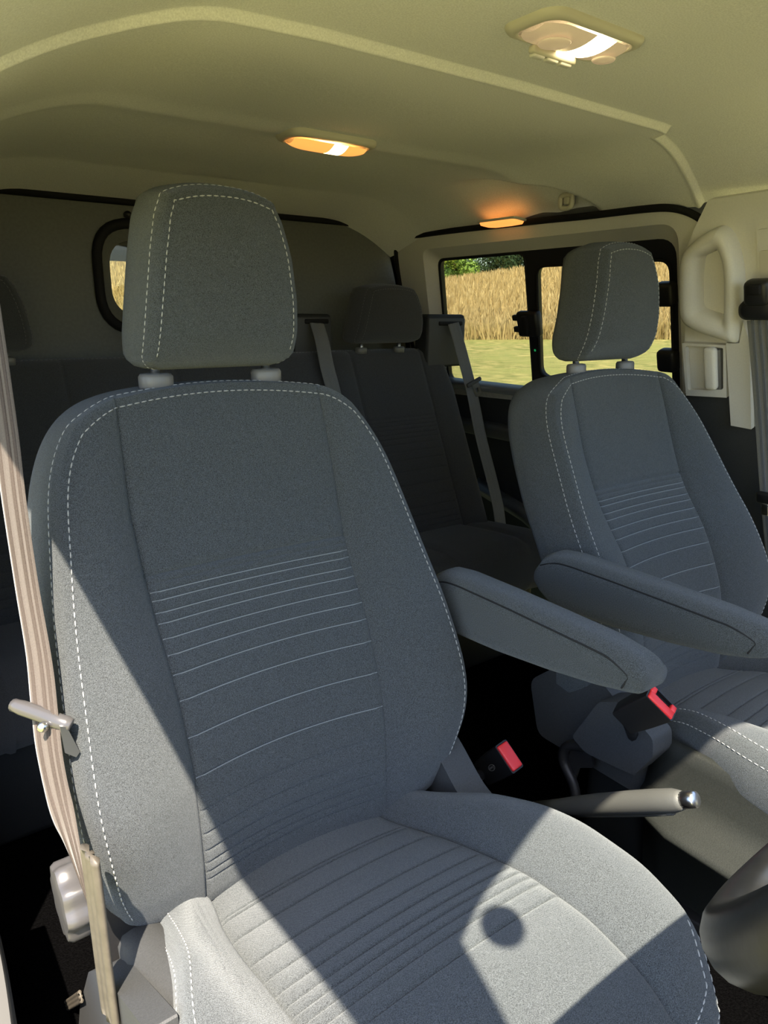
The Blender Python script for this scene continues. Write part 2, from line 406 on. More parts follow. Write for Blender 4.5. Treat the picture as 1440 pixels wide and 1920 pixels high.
# --- B pillar trims (stand inboard of the door panel)
PD = -0.03
pil = plate('trim_3', pxw([(1284, 640), (1283, 480), (1300, 432), (1328, 375), (1480, 352), (1560, 352), (1600, 830), (1400, 797), (1378, 797), (1368, 740), (1290, 740)], PD), [], 'beige_plastic', 0.03, None, WNU)
struct(pil, 'beige upper pillar trim beside the passenger seat', 'trim')
cov = pxw([(1367, 640), (1392, 640), (1400, 600), (1412, 640), (1414, 801), (1376, 794)], PD-0.004)
plate('pillar_cover', cov, [], 'beige_plastic', 0.014, pil, -WNU)
slot = round_poly(pxw([(1421, 430), (1470, 424), (1476, 545), (1424, 530)], PD), 0.006, 3)
plate('adjuster_slot', slot, [], 'beige_plastic', 0.006, pil, -WNU)
plate('slot_cover', round_poly(pxw([(1425, 470), (1470, 466), (1474, 540), (1427, 526)], PD-0.006), 0.004, 3), [], 'lamp_frame', 0.003, pil, -WNU)
lowp = plate('trim_4', pxw([(1284, 738), (1368, 742), (1376, 792), (1600, 826), (1640, 1250), (1330, 1250)], PD+0.004), [], 'grey_plastic', 0.03, None, WNU)
struct(lowp, 'dark grey lower pillar trim beside the passenger seat', 'trim')
# --- front passenger door below its window opening, not in the picture
quadwall('door_1', [W(-1.48, 0.0, 0.02), W(0.05, 0.0, 0.02), W(0.05, 0.80, 0.02), W(-1.48, 0.80, 0.02)], 'dark_trim', 'dark passenger door lower panel beyond the passenger seat', 0.04, WNU)
# --- bulkhead with its window
def bk(x, z, y=1.40): return np.array([x, y, z])
bo = [bk(-0.45, 0.0), bk(1.29, 0.0), bk(1.29, 0.9), bk(1.25, 1.16), bk(1.20, 1.26), bk(1.15, 1.305), bk(1.09, 1.329), bk(1.0, 1.336), bk(0.44, 1.337), bk(-0.36, 1.338), bk(-0.42, 0.9)]
ovo = round_poly([bk(0.185, 1.280), bk(0.62, 1.280), bk(0.62, 0.99), bk(0.185, 0.99)], 0.105, 8)
wb = plate('wall_rear', bo, [ovo], 'bulkhead_paint', 0.02, None, (0, 1, 0))
struct(wb, 'grey moulded bulkhead behind the rear bench', 'wall')
tube('bulkhead_edge', [p+np.array([0, -0.004, 0.0]) for p in bo[2:10]], 0.011, 'rubber', wb, 8)
w2 = tube('window_2', [p+np.array([0, -0.006, 0]) for p in ovo], 0.014, 'rubber', None, 8, closed=True)
struct(w2, 'small rounded bulkhead window with black rubber gasket', 'window')
co = np.mean(ovo, axis=0)
ovi = [np.array([co[0]+(p[0]-co[0])*0.80, 1.43, co[2]+(p[2]-co[2])*0.72]) for p in ovo]
link('window_reveal', ovo+ovi, grid_faces(2, len(ovo), True), 'bulkhead_paint', w2)
plate('pane', ovi, [], 'bulkhead_glass', 0.004, w2, (0, 1, 0))
sc_ = ony(240, 403, 1.392)
bolt = loft('screw', [[sc_+np.array([r_*cos(a*pi/6), -d_, r_*sin(a*pi/6)]) for a in range(12)] for r_, d_ in ((0.011, -0.008), (0.011, 0.0), (0.006, 0.003), (0.0055, 0.006), (0.002, 0.008))], 'dark_metal', wb)
# --- cargo bay behind the bulkhead
quadwall('wall_cargo', [W(1.40, 0.0), W(3.4, 0.0), W(3.4, 1.30), W(1.40, 1.30)], 'dark_trim', 'dark cargo bay side wall beyond the bulkhead window', 0.02, WNU)
rdo = [(-0.45, 3.4, 0.0), (1.30, 3.4, 0.0), (1.30, 3.4, 1.44), (-0.45, 3.4, 1.44)]
rdh = round_poly([(0.50, 3.4, 0.74), (1.18, 3.4, 0.74), (1.18, 3.4, 1.30), (0.50, 3.4, 1.30)], 0.04, 4)
rd = plate('door_2', rdo, [rdh], 'dark_trim', 0.03, None, (0, 1, 0)); struct(rd, 'rear cargo door with a window seen through the bulkhead', 'door')
plate('pane', rdh, [], 'windscreen_glass', 0.004, rd, (0, 1, 0))
# --- windscreen, pillars
def ws(x, s): # s: 0 at header .. 1 at scuttle
    y0 = header_y(x); return np.array([0.44+(x-0.44)*(1+0.10*s), y0-0.62*s, 1.37-crown(x)*0.3*(1-s)-0.50*s])
V = []; nx = 16
for i in range(9):
    for j in range(nx+1): V.append(ws(-0.30+1.48*j/nx, i/8))
wsc = struct(link('window_3', V, grid_faces(9, nx+1), 'windscreen_glass'), 'clear windscreen in front of the seats', 'window')
# round sticker whose shadow falls on the driver cushion
hd = 0.970; dc = np.array([0.081-0.333*hd, -0.303-0.50*hd, 0.365+hd])
du = axes_from((-0.05, -0.63, 0.78), (1, 0, 0))
ring = [dc+0.026*(cos(k*pi/16)*du[0]+sin(k*pi/16)*du[1]) for k in range(32)]
st = plate('windscreen_sticker', ring, [], 'black_plastic', 0.002, None, du[2]); tag(st, 'round dark disc stuck high in the windscreen corner', 'sticker')
for sgn, nm in ((1, 'trim_5'), (-1, 'trim_6')):
    def mx(x): return x if sgn > 0 else 0.88-x
    rings = []
    for s in np.linspace(-0.08, 1.0, 8):
        p = np.array([-0.294-0.09*s, -0.756-0.62*s, 1.335-0.47*s])
        rings.append([(mx(p[0]+a), p[1], p[2]+b) for a, b in ((0, 0), (-0.09, -0.075), (-0.115, -0.075), (-0.115, -0.03), (-0.03, 0.04), (0, 0.04))])
    struct(loft(nm, rings, 'beige_plastic', None, sharp=radians(40)), 'windscreen pillar on the %s side' % ('driver' if sgn > 0 else 'passenger'), 'trim')
# --- driver door sill, light strip at the picture's left edge
sp = [onz(a, b, c) for a, b, c in ((-30, 1640, 0.25), (2, 1760, 0.25), (22, 1860, 0.25), (40, 1990, 0.25))]
sill = loft('trim_7', [[p+np.array([dx, 0, dz]) for dx, dz in ((0, 0), (-0.005, 0.012), (-0.03, 0.018), (-0.10, 0.018), (-0.10, -0.3), (0.0, -0.3))] for p in smooth_path(sp, 5)], 'sill_paint', None, sharp=radians(50))
struct(sill, 'pale painted door sill edge at the left', 'trim')

# ================================================================== FRONT SEATS
# outlines measured from the photograph in seat coordinates (x across, y rearward, z up)
SZ = [0.318, 0.376, 0.448, 0.489, 0.519, 0.549, 0.588, 0.632, 0.667, 0.72, 0.781, 0.831, 0.862, 0.889, 0.909]
SX = [0.248, 0.266, 0.276, 0.280, 0.281, 0.280, 0.277, 0.273, 0.269, 0.262, 0.252, 0.244, 0.235, 0.223, 0.208]
SY = [0.000, -0.019, -0.036, -0.035, -0.028, -0.017, 0.000, 0.022, 0.044, 0.073, 0.103, 0.130, 0.149, 0.163, 0.172]
IZ = [0.300, 0.349, 0.413, 0.485, 0.558, 0.614, 0.678, 0.72, 0.80, 0.874, 0.94]
IX = [0.146, 0.146, 0.147, 0.147, 0.148, 0.150, 0.152, 0.153, 0.156, 0.153, 0.150]
IY = [-0.004, -0.007, -0.005, 0.004, 0.028, 0.054, 0.096, 0.117, 0.145, 0.163, 0.182]
RZ = [0.30, 0.36, 0.45, 0.60, 0.72, 0.80, 0.88, 0.94]
RR = [0.014, 0.018, 0.020, 0.014, 0.006, 0.000, 0.002, 0.018]
BB = lambda z: float(np.interp(z, [0.3, 0.36, 0.5, 0.7, 0.85, 0.94], [0.010, 0.016, 0.020, 0.018, 0.012, 0.004]))
QL = [0.7105, 0.701, 0.691, 0.677, 0.665, 0.648, 0.630, 0.608, 0.578, 0.534, 0.485, 0.439, 0.406, 0.381, 0.363, 0.349, 0.337]   # pleat lines
QTOP = 0.72
_ipc = {}
def ip(z, a, b, sig=0.016):
    key = (id(a), id(b))
    if key not in _ipc:
        g = np.linspace(a[0]-0.08, a[-1]+0.08, 800); v = np.interp(g, a, b)
        lo_ = (b[1]-b[0])/(a[1]-a[0]); hi_ = (b[-1]-b[-2])/(a[-1]-a[-2])
        v = np.where(g < a[0], b[0]+(g-a[0])*lo_, np.where(g > a[-1], b[-1]+(g-a[-1])*hi_, v))
        dx = g[1]-g[0]; k = np.exp(-0.5*(np.arange(-60, 61)*dx/sig)**2); k /= k.sum()
        _ipc[key] = (g, np.convolve(np.pad(v, 60, mode='reflect', reflect_type='odd'), k, 'valid'), a, b)
    g, v = _ipc[key][:2]
    return float(np.interp(z, g, v))
from mathutils.bvhtree import BVHTree
def drape(pts, V, F, d, lift):
    """lay points on the surface V,F along direction d, lifted a little"""
    t = BVHTree.FromPolygons([Vector([float(c) for c in v]) for v in V], [tuple(f) for f in F]); d = Vector(d).normalized(); out = []
    for p in pts:
        h = t.ray_cast(Vector([float(c) for c in p])-d*0.06, d, 0.12)
        if h[0] is not None: out.append(np.array(h[0]-d*lift))
    return out
def sub_mesh(name, V, F, m, parent):
    used = sorted({i for f in F for i in f}); mp = {i: k for k, i in enumerate(used)}
    return link(name, [V[i] for i in used], [tuple(mp[i] for i in f) for f in F], m, parent)
def pleat_profile(q, lines, depth, puff):
    """height (towards the sitter) of a pleated panel at q; lines sorted ascending"""
    if q < lines[0] or q > lines[-1]: return -depth*max(0.0, 1-min(abs(q-lines[0]), abs(q-lines[-1]))/0.0028)**2
    k = np.searchsorted(lines, q)
    lo = lines[k-1] if k > 0 else lines[0]-0.01; hi = lines[k] if k < len(lines) else lines[-1]+0.01
    d = min(abs(q-lo), abs(hi-q)); wv = min(0.0028, (hi-lo)*0.3)
    g = max(0.0, 1-d/wv); f = (q-lo)/max(hi-lo, 1e-6)
    return puff*(1-abs(2*f-1)**3)*min(1, (hi-lo)/0.03)-depth*g*g
def relax(ring, it):
    for _ in range(it): ring = [ring[0]]+[(ring[i-1]+ring[i]*2+ring[i+1])/4 for i in range(1, len(ring)-1)]+[ring[-1]]
    return ring
def build_back(root, tf):
    # rows
    zz = [0.284, 0.302]+list(np.linspace(0.318, 0.94, 46))
    for q in QL+[QTOP]: zz += [q-0.004, q-0.0022, q-0.0009, q, q+0.0009, q+0.0022, q+0.004]
    zz = np.unique(np.round(sorted(z for z in zz if z >= 0.284), 5))
    keep = [zz[0]]
    for z in zz[1:]:
        if z-keep[-1] > 0.0005: keep.append(z)
    zz = keep
    qs = sorted(QL)
    UI = list(np.linspace(0, 0.95, 12))+[0.975, 0.99, 1.0]
    US = [0.03, 0.07, 0.14, 0.24, 0.36, 0.48, 0.6, 0.72, 0.82, 0.90, 0.95, 0.975, 1.0]
    half = [('i', u) for u in UI]+[('s', s) for s in US]
    cols = [(-1, k, t) for k, t in reversed(half)][:-1]+[(1, k, t) for k, t in half]
    nc = len(cols); nI0 = len(US); nI1 = nc-1-len(US)        # insert boundary columns
    V = []
    for ri, zi in enumerate(zz):
        zs = zi if zi < 0.80 else 0.80+(zi-0.80)/0.14*0.109
        zc = zi+(0.011*((zi-0.80)/0.14)**2 if zi > 0.8 else 0)
        xi, yi, xs_, ys_ = ip(zi, IZ, IX), ip(zi, IZ, IY), ip(zs, SZ, SX), ip(zs, SZ, SY)
        if ri == 0: xs_ -= 0.01
        rec = ip(zi, RZ, RR); bb = BB(zi)
        top = sstep(0.90, 0.94, zi)
        for sg, k, t in cols:
            if k == 'i':
                x = xi*t; y = yi+rec*(1-t*t); z = zi+(zc-zi)*(1-t*t)
                fade = 1-max(0, (t-0.93)/0.07)**2
                y += 0.004*(1-fade)
                if zi <= QTOP+0.001: y -= pleat_profile(zi, qs, 0.0022, 0.0012)*fade
                y += 0.004*max(0, 1-abs(zi-QTOP)/0.004)
            else:
                x = xi+(xs_-xi)*t; y = yi+(ys_-yi)*t-bb*sin(pi*t)**0.75; z = zi+(zs-zi)*t**1.6
                if zi > 0.9: x, z = x, z
                y += 0.004*max(0, 1-t/0.06)**2
                y += 0.0035*max(0, (t-0.95)/0.05)**2
            if ri == 0: y += 0.012 if k == 'i' else 0.012+0.025*t
            if ri == 1: y += 0.0 if k == 'i' else 0.008*t
            V.append((sg*x, y, z))
    nr = len(zz)
    F = grid_faces(nr, nc)
    fq = []; fu = []; fb = []
    for i in range(nr-1):
        for j in range(nc-1):
            f = F[i*(nc-1)+j]
            if nI0 <= j < nI1: (fq if zz[i+1] <= QTOP+1e-6 else fu).append(f)
            else: fb.append(f)
    # outer loop : left column up, top row, right column down
    loop = [i*nc for i in range(nr)]+[(nr-1)*nc+j for j in range(1, nc)]+[i*nc+nc-1 for i in range(nr-2, -1, -1)]
    P = [np.array(V[i]) for i in loop]; n = len(P)
    prof = [(0.005, 0.007), (0.008, 0.014), (0.014, 0.04), (0.021, 0.075), (0.019, 0.108), (0.001, 0.132), (-0.05, 0.145)]
    nrm = []
    for i in range(n):
        t = P[min(i+2, n-1)]-P[max(i-2, 0)]; nn = np.array([-t[2], 0, t[0]]); nn /= max(np.linalg.norm(nn), 1e-9); nrm.append(nn)
    for _ in range(6): nrm = [nrm[0]]+[(nrm[i-1]+nrm[i]+nrm[i+1])/3 for i in range(1, n-1)]+[nrm[-1]]
    nrm = [q/np.linalg.norm(q) for q in nrm]
    rings = []
    for o_, b_ in prof:
        r = []
        for i in range(n):
            k = 1-0.55*max(0, nrm[i][2])
            r.append(P[i]+nrm[i]*o_*k+np.array([0, 1, -0.12*max(0, nrm[i][2])])*b_)
        rings.append(relax(r, 0 if b_ < 0.012 else int(b_*700)))
    base = len(V); prev = loop
    for r in rings:
        ids = list(range(len(V), len(V)+n)); V += [tuple(p) for p in r]
        for i in range(n-1): fb.append((prev[i], prev[i+1], ids[i+1], ids[i]))
        prev = ids
    c = len(V); V.append((0, 0.20, 0.62))
    for i in range(n-1): fb.append((prev[i], prev[i+1], c))
    V = [tf(v) for v in V]
    bo_ = sub_mesh('backrest', V, fb, 'fabric', root)
    sub_mesh('upper_panel', V, fu, 'fabric', bo_); sub_mesh('pleated_panel', V, fq, 'fabric', bo_)
    # stitching either side of the welt
    n0 = 6
    a = [tf(rings[1][i]) for i in range(n0, n-n0)]
    b = resample(drape([tf(P[i]-nrm[i]*0.0105) for i in range(n0, n-n0)], V, fb+fu+fq, (0, 1, 0), 0.0006), 400)
    dashes('stitching', [a, b], 'thread', bo_)
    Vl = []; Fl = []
    for q in QL[1:11]:  # light caught by the upper grooves, drawn as paler lines
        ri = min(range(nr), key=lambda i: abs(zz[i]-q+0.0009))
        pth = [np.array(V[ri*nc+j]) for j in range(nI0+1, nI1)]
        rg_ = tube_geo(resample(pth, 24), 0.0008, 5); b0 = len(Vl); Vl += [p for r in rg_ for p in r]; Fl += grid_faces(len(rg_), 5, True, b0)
    link('groove_highlights', Vl, Fl, 'pleat_highlight', bo_)
    return bo_
HZ = [0.9715, 0.973, 0.978, 0.988, 1.018, 1.062, 1.118, 1.161, 1.181]
HX = [0.078, 0.087, 0.097, 0.1045, 0.104, 0.100, 0.092, 0.082, 0.073]
HY = [0.203, 0.198, 0.188, 0.176, 0.160, 0.152, 0.150, 0.155, 0.158]
def build_headrest(root, tf, m='fabric', stitch=True, name='headrest', dims=None):
    zz = [0.9715, 0.972]+list(np.linspace(0.976, 1.196, 30)); US = list(np.linspace(0, 0.9, 14))+[0.95, 0.975, 1.0]
    cols = [-u for u in reversed(US)][:-1]+US; nc = len(cols); V = []
    for ri, zc in enumerate(zz):
        zs = zc if zc < 1.08 else 1.08+(zc-1.08)/0.116*0.103
        xs_, ys_ = float(np.interp(zs, HZ, HX)), ip(zs, HZ, HY, 0.008)
        for u in cols:
            z = zc+(zs-zc)*abs(u)**2.4
            f = min(1, max(0, (zc-0.972)/0.04)); g = min(1, max(0, (1.196-zc)/0.05))
            y = ys_-0.014*(1-u*u)*f*g+0.003*max(0, (abs(u)-0.95)/0.05)**2
            if ri == 0: y += 0.03
            V.append((xs_*u, y, z))
    nr = len(zz); F = grid_faces(nr, nc)
    loop = [i*nc for i in range(1, nr)]+[(nr-1)*nc+j for j in range(1, nc)]+[i*nc+nc-1 for i in range(nr-2, 0, -1)]
    P = [np.array(V[i]) for i in loop]; n = len(P); nrm = []
    for i in range(n):
        t = P[min(i+2, n-1)]-P[max(i-2, 0)]; nn = np.array([-t[2], 0, t[0]]); nn /= max(np.linalg.norm(nn), 1e-9); nrm.append(nn)
    nrm = [nrm[5]]*5+nrm[5:-5]+[nrm[-6]]*5
    for _ in range(5): nrm = [nrm[0]]+[(nrm[i-1]+nrm[i]+nrm[i+1])/3 for i in range(1, n-1)]+[nrm[-1]]
    prof = [(0.004, 0.006), (0.006, 0.012), (0.011, 0.035), (0.0135, 0.065), (0.010, 0.090), (-0.004, 0.110), (-0.03, 0.118)]
    rings = []; prev = loop; ends = [[loop[0]], [loop[-1]]]
    for o_, b_ in prof:
        r = []
        for i in range(n):
            zq = P[i][2]; kb = 1.0 if zq > 1.03 else 0.30+0.70*sqrt(max(0, 1-((1.03-zq)/0.0585)**2))
            r.append(P[i]+nrm[i]*o_+np.array([0, 1, 0])*b_*kb)
        rings.append(r); ids = list(range(len(V), len(V)+n)); V += [tuple(p) for p in r]
        for i in range(n-1): F.append((prev[i], prev[i+1], ids[i+1], ids[i]))
        prev = ids; ends[0].append(ids[0]); ends[1].append(ids[-1])
    c = len(V); V.append((0, 0.275, 1.08))
    for i in range(n-1): F.append((prev[i], prev[i+1], c))
    # underside closing
    bot = [loop[0]]+[j for j in range(1, nc)]
    V.append((0, 0.25, 0.973)); c2 = len(V)-1
    for j in range(nc-1): F.append((j, j+1, c2))
    for en, r0 in ((ends[0], 0), (ends[1], nc-1)):
        F.append((r0, en[0], c2))
        for a_, b_ in zip(en, en[1:]): F.append((a_, b_, c2))
    V = [tf(v) for v in V]
    h = link(name, V, F, m, root)
    if stitch:
        a = resample([tf(rings[1][i]) for i in range(n)], 300)
        inn = drape([tf(P[i]-nrm[i]*0.0085) for i in range(3, n-3)], V, F, (0, 1, 0), 0.0005)
        dashes('stitching', [a, resample(inn, 300)], 'thread' if m == 'fabric' else 'guide_plastic', h, r=0.0009 if m == 'fabric' else 0.0006, on=0.006)
    return h
# cushion tables along y
CY_ = [0.05, -0.014, -0.066, -0.143, -0.217, -0.271, -0.36, -0.44, -0.485, -0.505]
CIX = [0.135, 0.140, 0.152, 0.161, 0.163, 0.165, 0.166, 0.160, 0.150, 0.145]
CIZ = [0.292, 0.303, 0.316, 0.342, 0.366, 0.381, 0.388, 0.380, 0.364, 0.345]
COX = [0.205, 0.211, 0.217, 0.230, 0.256, 0.270, 0.274, 0.262, 0.240, 0.225]
COZ = [0.300, 0.317, 0.345, 0.388, 0.404, 0.405, 0.400, 0.384, 0.364, 0.345]
QY = sorted([-0.050, -0.058, -0.103, -0.160, -0.196, -0.224, -0.246, -0.262, -0.277, -0.292, -0.318])
YR_ = CY_[::-1]; CREV = {id(t): t[::-1] for t in (CIX, CIZ, COX, COZ)}
def build_cushion(root, tf):
    yy = list(np.linspace(0.05, -0.505, 50))
    for q in QY: yy += [q-0.004, q-0.002, q-0.0009, q, q+0.0009, q+0.002, q+0.004]
    yy = sorted(set(np.round(yy, 5)), reverse=True); keep = [yy[0]]
    for y in yy[1:]:
        if keep[-1]-y > 0.0005: keep.append(y)
    yy = keep
    UI = list(np.linspace(0, 0.95, 12))+[0.98, 1.0]; US = [0.04, 0.1, 0.2, 0.32, 0.45, 0.58, 0.7, 0.8, 0.88, 0.94, 0.975, 1.0]
    half = [('i', u) for u in UI]+[('s', s) for s in US]
    cols = [(-1, k, t) for k, t in reversed(half)][:-1]+[(1, k, t) for k, t in half]
    nc = len(cols); a0 = len(US); a1 = nc-1-len(US); V = []
    yr = CY_[::-1]
    f_ = lambda y, tb: ip(y, YR_, CREV[id(tb)])
    for y in yy:
        xi, zi, xo, zo = f_(y, CIX), f_(y, CIZ), f_(y, COX), f_(y, COZ)
        fr = sstep(-0.40, -0.505, y)
        for sg, k, t in cols:
            if k == 'i':
                fade = 1-max(0, (t-0.93)/0.07)**2
                x = xi*t; z = zi+0.010*(1-t*t)-0.004*(1-fade); yv = y-0.012*(1-t*t)*fr
                if -0.325 < y: z += pleat_profile(y, np.array(QY), 0.0024, 0.0014)*fade
            else:
                x = xi+(xo-xi)*t; z = zi+(zo-zi)*t+0.022*(1-fr)*sin(pi*t)**0.8; yv = y+0.02*fr*t*t
                z -= 0.004*max(0, 1-t/0.08)**2+0.003*max(0, (t-0.94)/0.06)**2
            V.append((sg*x, yv, z))
    nr = len(yy); F = grid_faces(nr, nc); fq = []; fu = []; fb = []
    for i in range(nr-1):
        for j in range(nc-1):
            f = F[i*(nc-1)+j]
            if a0 <= j < a1: (fq if yy[i+1] >= QY[0]-1e-6 else fu).append(f)
            else: fb.append(f)
    loop = [i*nc for i in range(nr)]+[(nr-1)*nc+j for j in range(1, nc)]+[i*nc+nc-1 for i in range(nr-2, -1, -1)]
    P = [np.array(V[i]) for i in loop]; n = len(P); nrm = []
    for i in range(n):
        t = P[min(i+2, n-1)]-P[max(i-2, 0)]; nn = np.array([t[1], -t[0], 0]); nn /= max(np.linalg.norm(nn), 1e-9)
        nrm.append(nn)
    if nrm[10][0] > 0: nrm = [-q for q in nrm]
    for _ in range(6): nrm = [nrm[0]]+[(nrm[i-1]+nrm[i]+nrm[i+1])/3 for i in range(1, n-1)]+[nrm[-1]]
    rings = []; prev = loop
    for o_, d_ in [(0.004, 0.006), (0.007, 0.013), (0.011, 0.035), (0.010, 0.075), (0.002, 0.11), (-0.03, 0.125)]:
        r = [P[i]+nrm[i]*o_-np.array([0, 0, 1])*d_*(0.6+0.4*sstep(-0.05, -0.2, P[i][1])) for i in range(n)]
        rings.append(r); ids = list(range(len(V), len(V)+n)); V += [tuple(p) for p in r]
        for i in range(n-1): fb.append((prev[i], prev[i+1], ids[i+1], ids[i]))
        prev = ids
    V = [tf(v) for v in V]
    c = sub_mesh('cushion', V, fb, 'fabric', root)
    sub_mesh('front_panel', V, fu, 'fabric', c); sub_mesh('pleated_panel', V, fq, 'fabric', c)
    a = resample([tf(rings[1][i]) for i in range(n)], 400)
    inn = drape([tf(P[i]-nrm[i]*0.009) for i in range(3, n-3)], V, fb+fu+fq, (0, 0, -1), 0.0006)
    sx0 = float(tf((0, 0, 0))[0])
    left_ = lambda pth: [p for p in pth if p[0] < sx0+0.05]
    front_ = lambda pth: [p for p in pth if p[0] >= sx0+0.05 and p[1] < float(tf((0, -0.43, 0))[1])]
    inn = resample(inn, 400)
    dashes('stitching', [left_(a), left_(inn), front_(a), front_(inn)], 'thread', c)
    return c
def build_armrest(root, tf, mir):
    # hinged at y 0.06, tapering towards the front; x from inner to outer side
    rings = []; seam = []
    x0, x1 = 0.300, 0.366
    st_ = [(0.100, 0.612, 0.577), (0.092, 0.632, 0.559), (0.070, 0.645, 0.546), (0.03, 0.650, 0.542), (-0.06, 0.650, 0.548), (-0.16, 0.648, 0.560), (-0.24, 0.646, 0.573), (-0.285, 0.642, 0.584), (-0.302, 0.636, 0.592), (-0.312, 0.626, 0.602)]
    ys_ = np.linspace(0.100, -0.312, 40)
    tab = np.array(st_)[::-1]
    for y in ys_:
        top = np.interp(y, tab[:, 0], tab[:, 1]); bot = np.interp(y, tab[:, 0], tab[:, 2])
        k = max(0.0, (-0.23-y)/0.082); a = x0+0.000*k; b = x1-0.012*k*k
        hh = (top-bot)/2; r_ = min(0.028, hh*0.9)
        sec = rrect((b-a)/2, hh, r_, 5)
        sec = [((a+b)/2+u, (top+bot)/2+v) for u, v in sec]
        rings.append([tf((mir*u, y, v)) for u, v in sec])
        near = a if mir > 0 else b
        an = radians(155) if mir > 0 else radians(25); cxs = a+r_ if mir > 0 else b-r_
        seam.append(tf((mir*(cxs+r_*cos(an)), y, top-r_+r_*sin(an))))
    ar = loft('armrest', rings, 'fabric', root)
    yt = -0.290; top = np.interp(yt, tab[:, 0], tab[:, 1]); bot = np.interp(yt, tab[:, 0], tab[:, 2]); kk_ = max(0.0, (-0.23-yt)/0.082)
    nx_ = x0 if mir > 0 else x1-0.012*kk_*kk_
    wrap = [tf((mir*(nx_+(0.001 if mir > 0 else -0.001)), yt+0.004*q*q, top-(top-bot)*f)) for q, f in ((0, 0.42), (0.5, 0.6), (1.2, 0.8))]
    sm = [p for p, y in zip(seam, ys_) if y > -0.278]
    tube('armrest_seam', smooth_path(sm[1::3]+wrap, 4), 0.0013, 'thread_dark', ar, 6)
    return ar
def build_seat(name, cx_, y0, recl, mir, label):
    root = empty(name, (cx_, y0, 0.0), label, 'car seat')
    cr, sr = cos(radians(recl)), sin(radians(recl)); pv = np.array([0, 0.0, 0.33])
    def tb(v):                                # backrest group (reclined about the hip)
        x, y, z = v; dy, dz = y-pv[1], z-pv[2]
        return np.array([cx_+x, y0+pv[1]+dy*cr+dz*sr, pv[2]-dy*sr+dz*cr])
    def tc(v): return np.array([cx_+v[0], y0+v[1], v[2]])
    build_back(root, tb)
    build_headrest(root, tb)
    for s in (-1, 1):
        g = loft('headrest_guide', [[tb((s*0.083+r_*1.35*cos(a*pi/10), 0.222+r_*sin(a*pi/10), z_)) for a in range(20)] for r_, z_ in ((0.0165, 0.945), (0.0175, 0.950), (0.0175, 0.962), (0.0155, 0.966), (0.010, 0.967))], 'guide_plastic', root)
        tube('headrest_post', [tb((s*0.083, 0.222, 0.955)), tb((s*0.083, 0.228, 1.02))], 0.0065, 'metal', root, 10)
    build_cushion(root, tc)
    build_armrest(root, tc if mir > 0 else tc, mir)
    # base box under the cushion
    rbox('seat_base', (0.46, 0.50, 0.21), 'dark_trim', root, tc((0, -0.20, 0.125)), None, 0.02)
    return root, tb, tc
drv, dtb, dtc = build_seat('car_seat', 0.0, 0.0, 0.0, 1, 'grey fabric driver seat half in sunlight behind the steering wheel')
pas, ptb, ptc = build_seat('car_seat', 0.883, -0.045, 4.3, -1, 'grey fabric passenger seat in shade below the side window')

# ---- plastic covers, knob, buckles of the front seats
def pxx(lst, x): return [onx(a, b, x) for a, b in lst]
si = [onz(a_, b_, c_) for a_, b_, c_ in ((296, 1728, 0.315), (330, 1765, 0.335), (347, 1812, 0.355), (336, 1860, 0.36), (330, 1990, 0.36))]
so_ = [onz(a_, b_, c_) for a_, b_, c_ in ((222, 1736, 0.315), (232, 1765, 0.322), (240, 1800, 0.322), (226, 1860, 0.315), (228, 1990, 0.30))]
rows_ = [[p+np.array([0.03, 0, -0.03]) for p in si], si, [p*0.75+q*0.25+np.array([0, 0, 0.002]) for p, q in zip(si, so_)], [p*0.3+q*0.7+np.array([0, 0, 0.004]) for p, q in zip(si, so_)], so_, [q+np.array([-0.006, 0.004, -0.012]) for q in so_], [q+np.array([0.0, 0, -0.24]) for q in so_]]
rows_ = [smooth_path(r, 4) for r in rows_]
loft('side_shield', rows_, 'grey_plastic', drv, cap=False, closed=False, sharp=radians(50))
plate('side_shield', round_poly(pxx([(150, 1885), (166, 1822), (186, 1818), (275, 1935), (285, 2040), (140, 2040)], -0.29), 0.008, 3), [], 'grey_plastic', 0.03, drv, (1, 0, 0))
plate('recliner_cover', round_poly([(0.235, 0.06, 0.42), (0.235, -0.01, 0.385), (0.235, -0.07, 0.335), (0.235, -0.13, 0.315), (0.235, -0.13, 0.25), (0.235, 0.12, 0.25), (0.235, 0.14, 0.34)], 0.02, 4), [], 'grey_plastic', 0.052, drv, (1, 0, 0))
plate('recliner_cover', round_poly([(-0.235, 0.06, 0.42), (-0.235, 0.0, 0.37), (-0.235, -0.02, 0.25), (-0.235, 0.12, 0.25), (-0.235, 0.14, 0.34)], 0.02, 4), [], 'black_plastic', 0.04, drv, (-1, 0, 0))
kc = np.array([-0.286, 0.022, 0.378])
kr = []
for x_, r_ in ((0.02, 0.020), (0.0, 0.024), (-0.002, 0.040), (-0.006, 0.043), (-0.024, 0.043), (-0.029, 0.040), (-0.030, 0.030), (-0.030, 0.012)):
    kr.append([kc+np.array([x_, r_*(1+0.07*cos(8*a))*cos(a), r_*(1+0.07*cos(8*a))*sin(a)]) for a in np.linspace(0, 2*pi, 64, endpoint=False)])
loft('recliner_knob', kr, 'knob_plastic', drv, sharp=radians(35))
def camaxes(a0, a2):
    """orthonormal axes from two directions given as (right, up, towards viewer) components"""
    cv_ = lambda v: v[0]*ROT[0]+v[1]*ROT[1]-v[2]*ROT[2]
    u = cv_(a2); u /= np.linalg.norm(u); w_ = cv_(a0); w_ -= (w_@u)*u; w_ /= np.linalg.norm(w_)
    return np.array([w_, np.cross(u, w_), u])
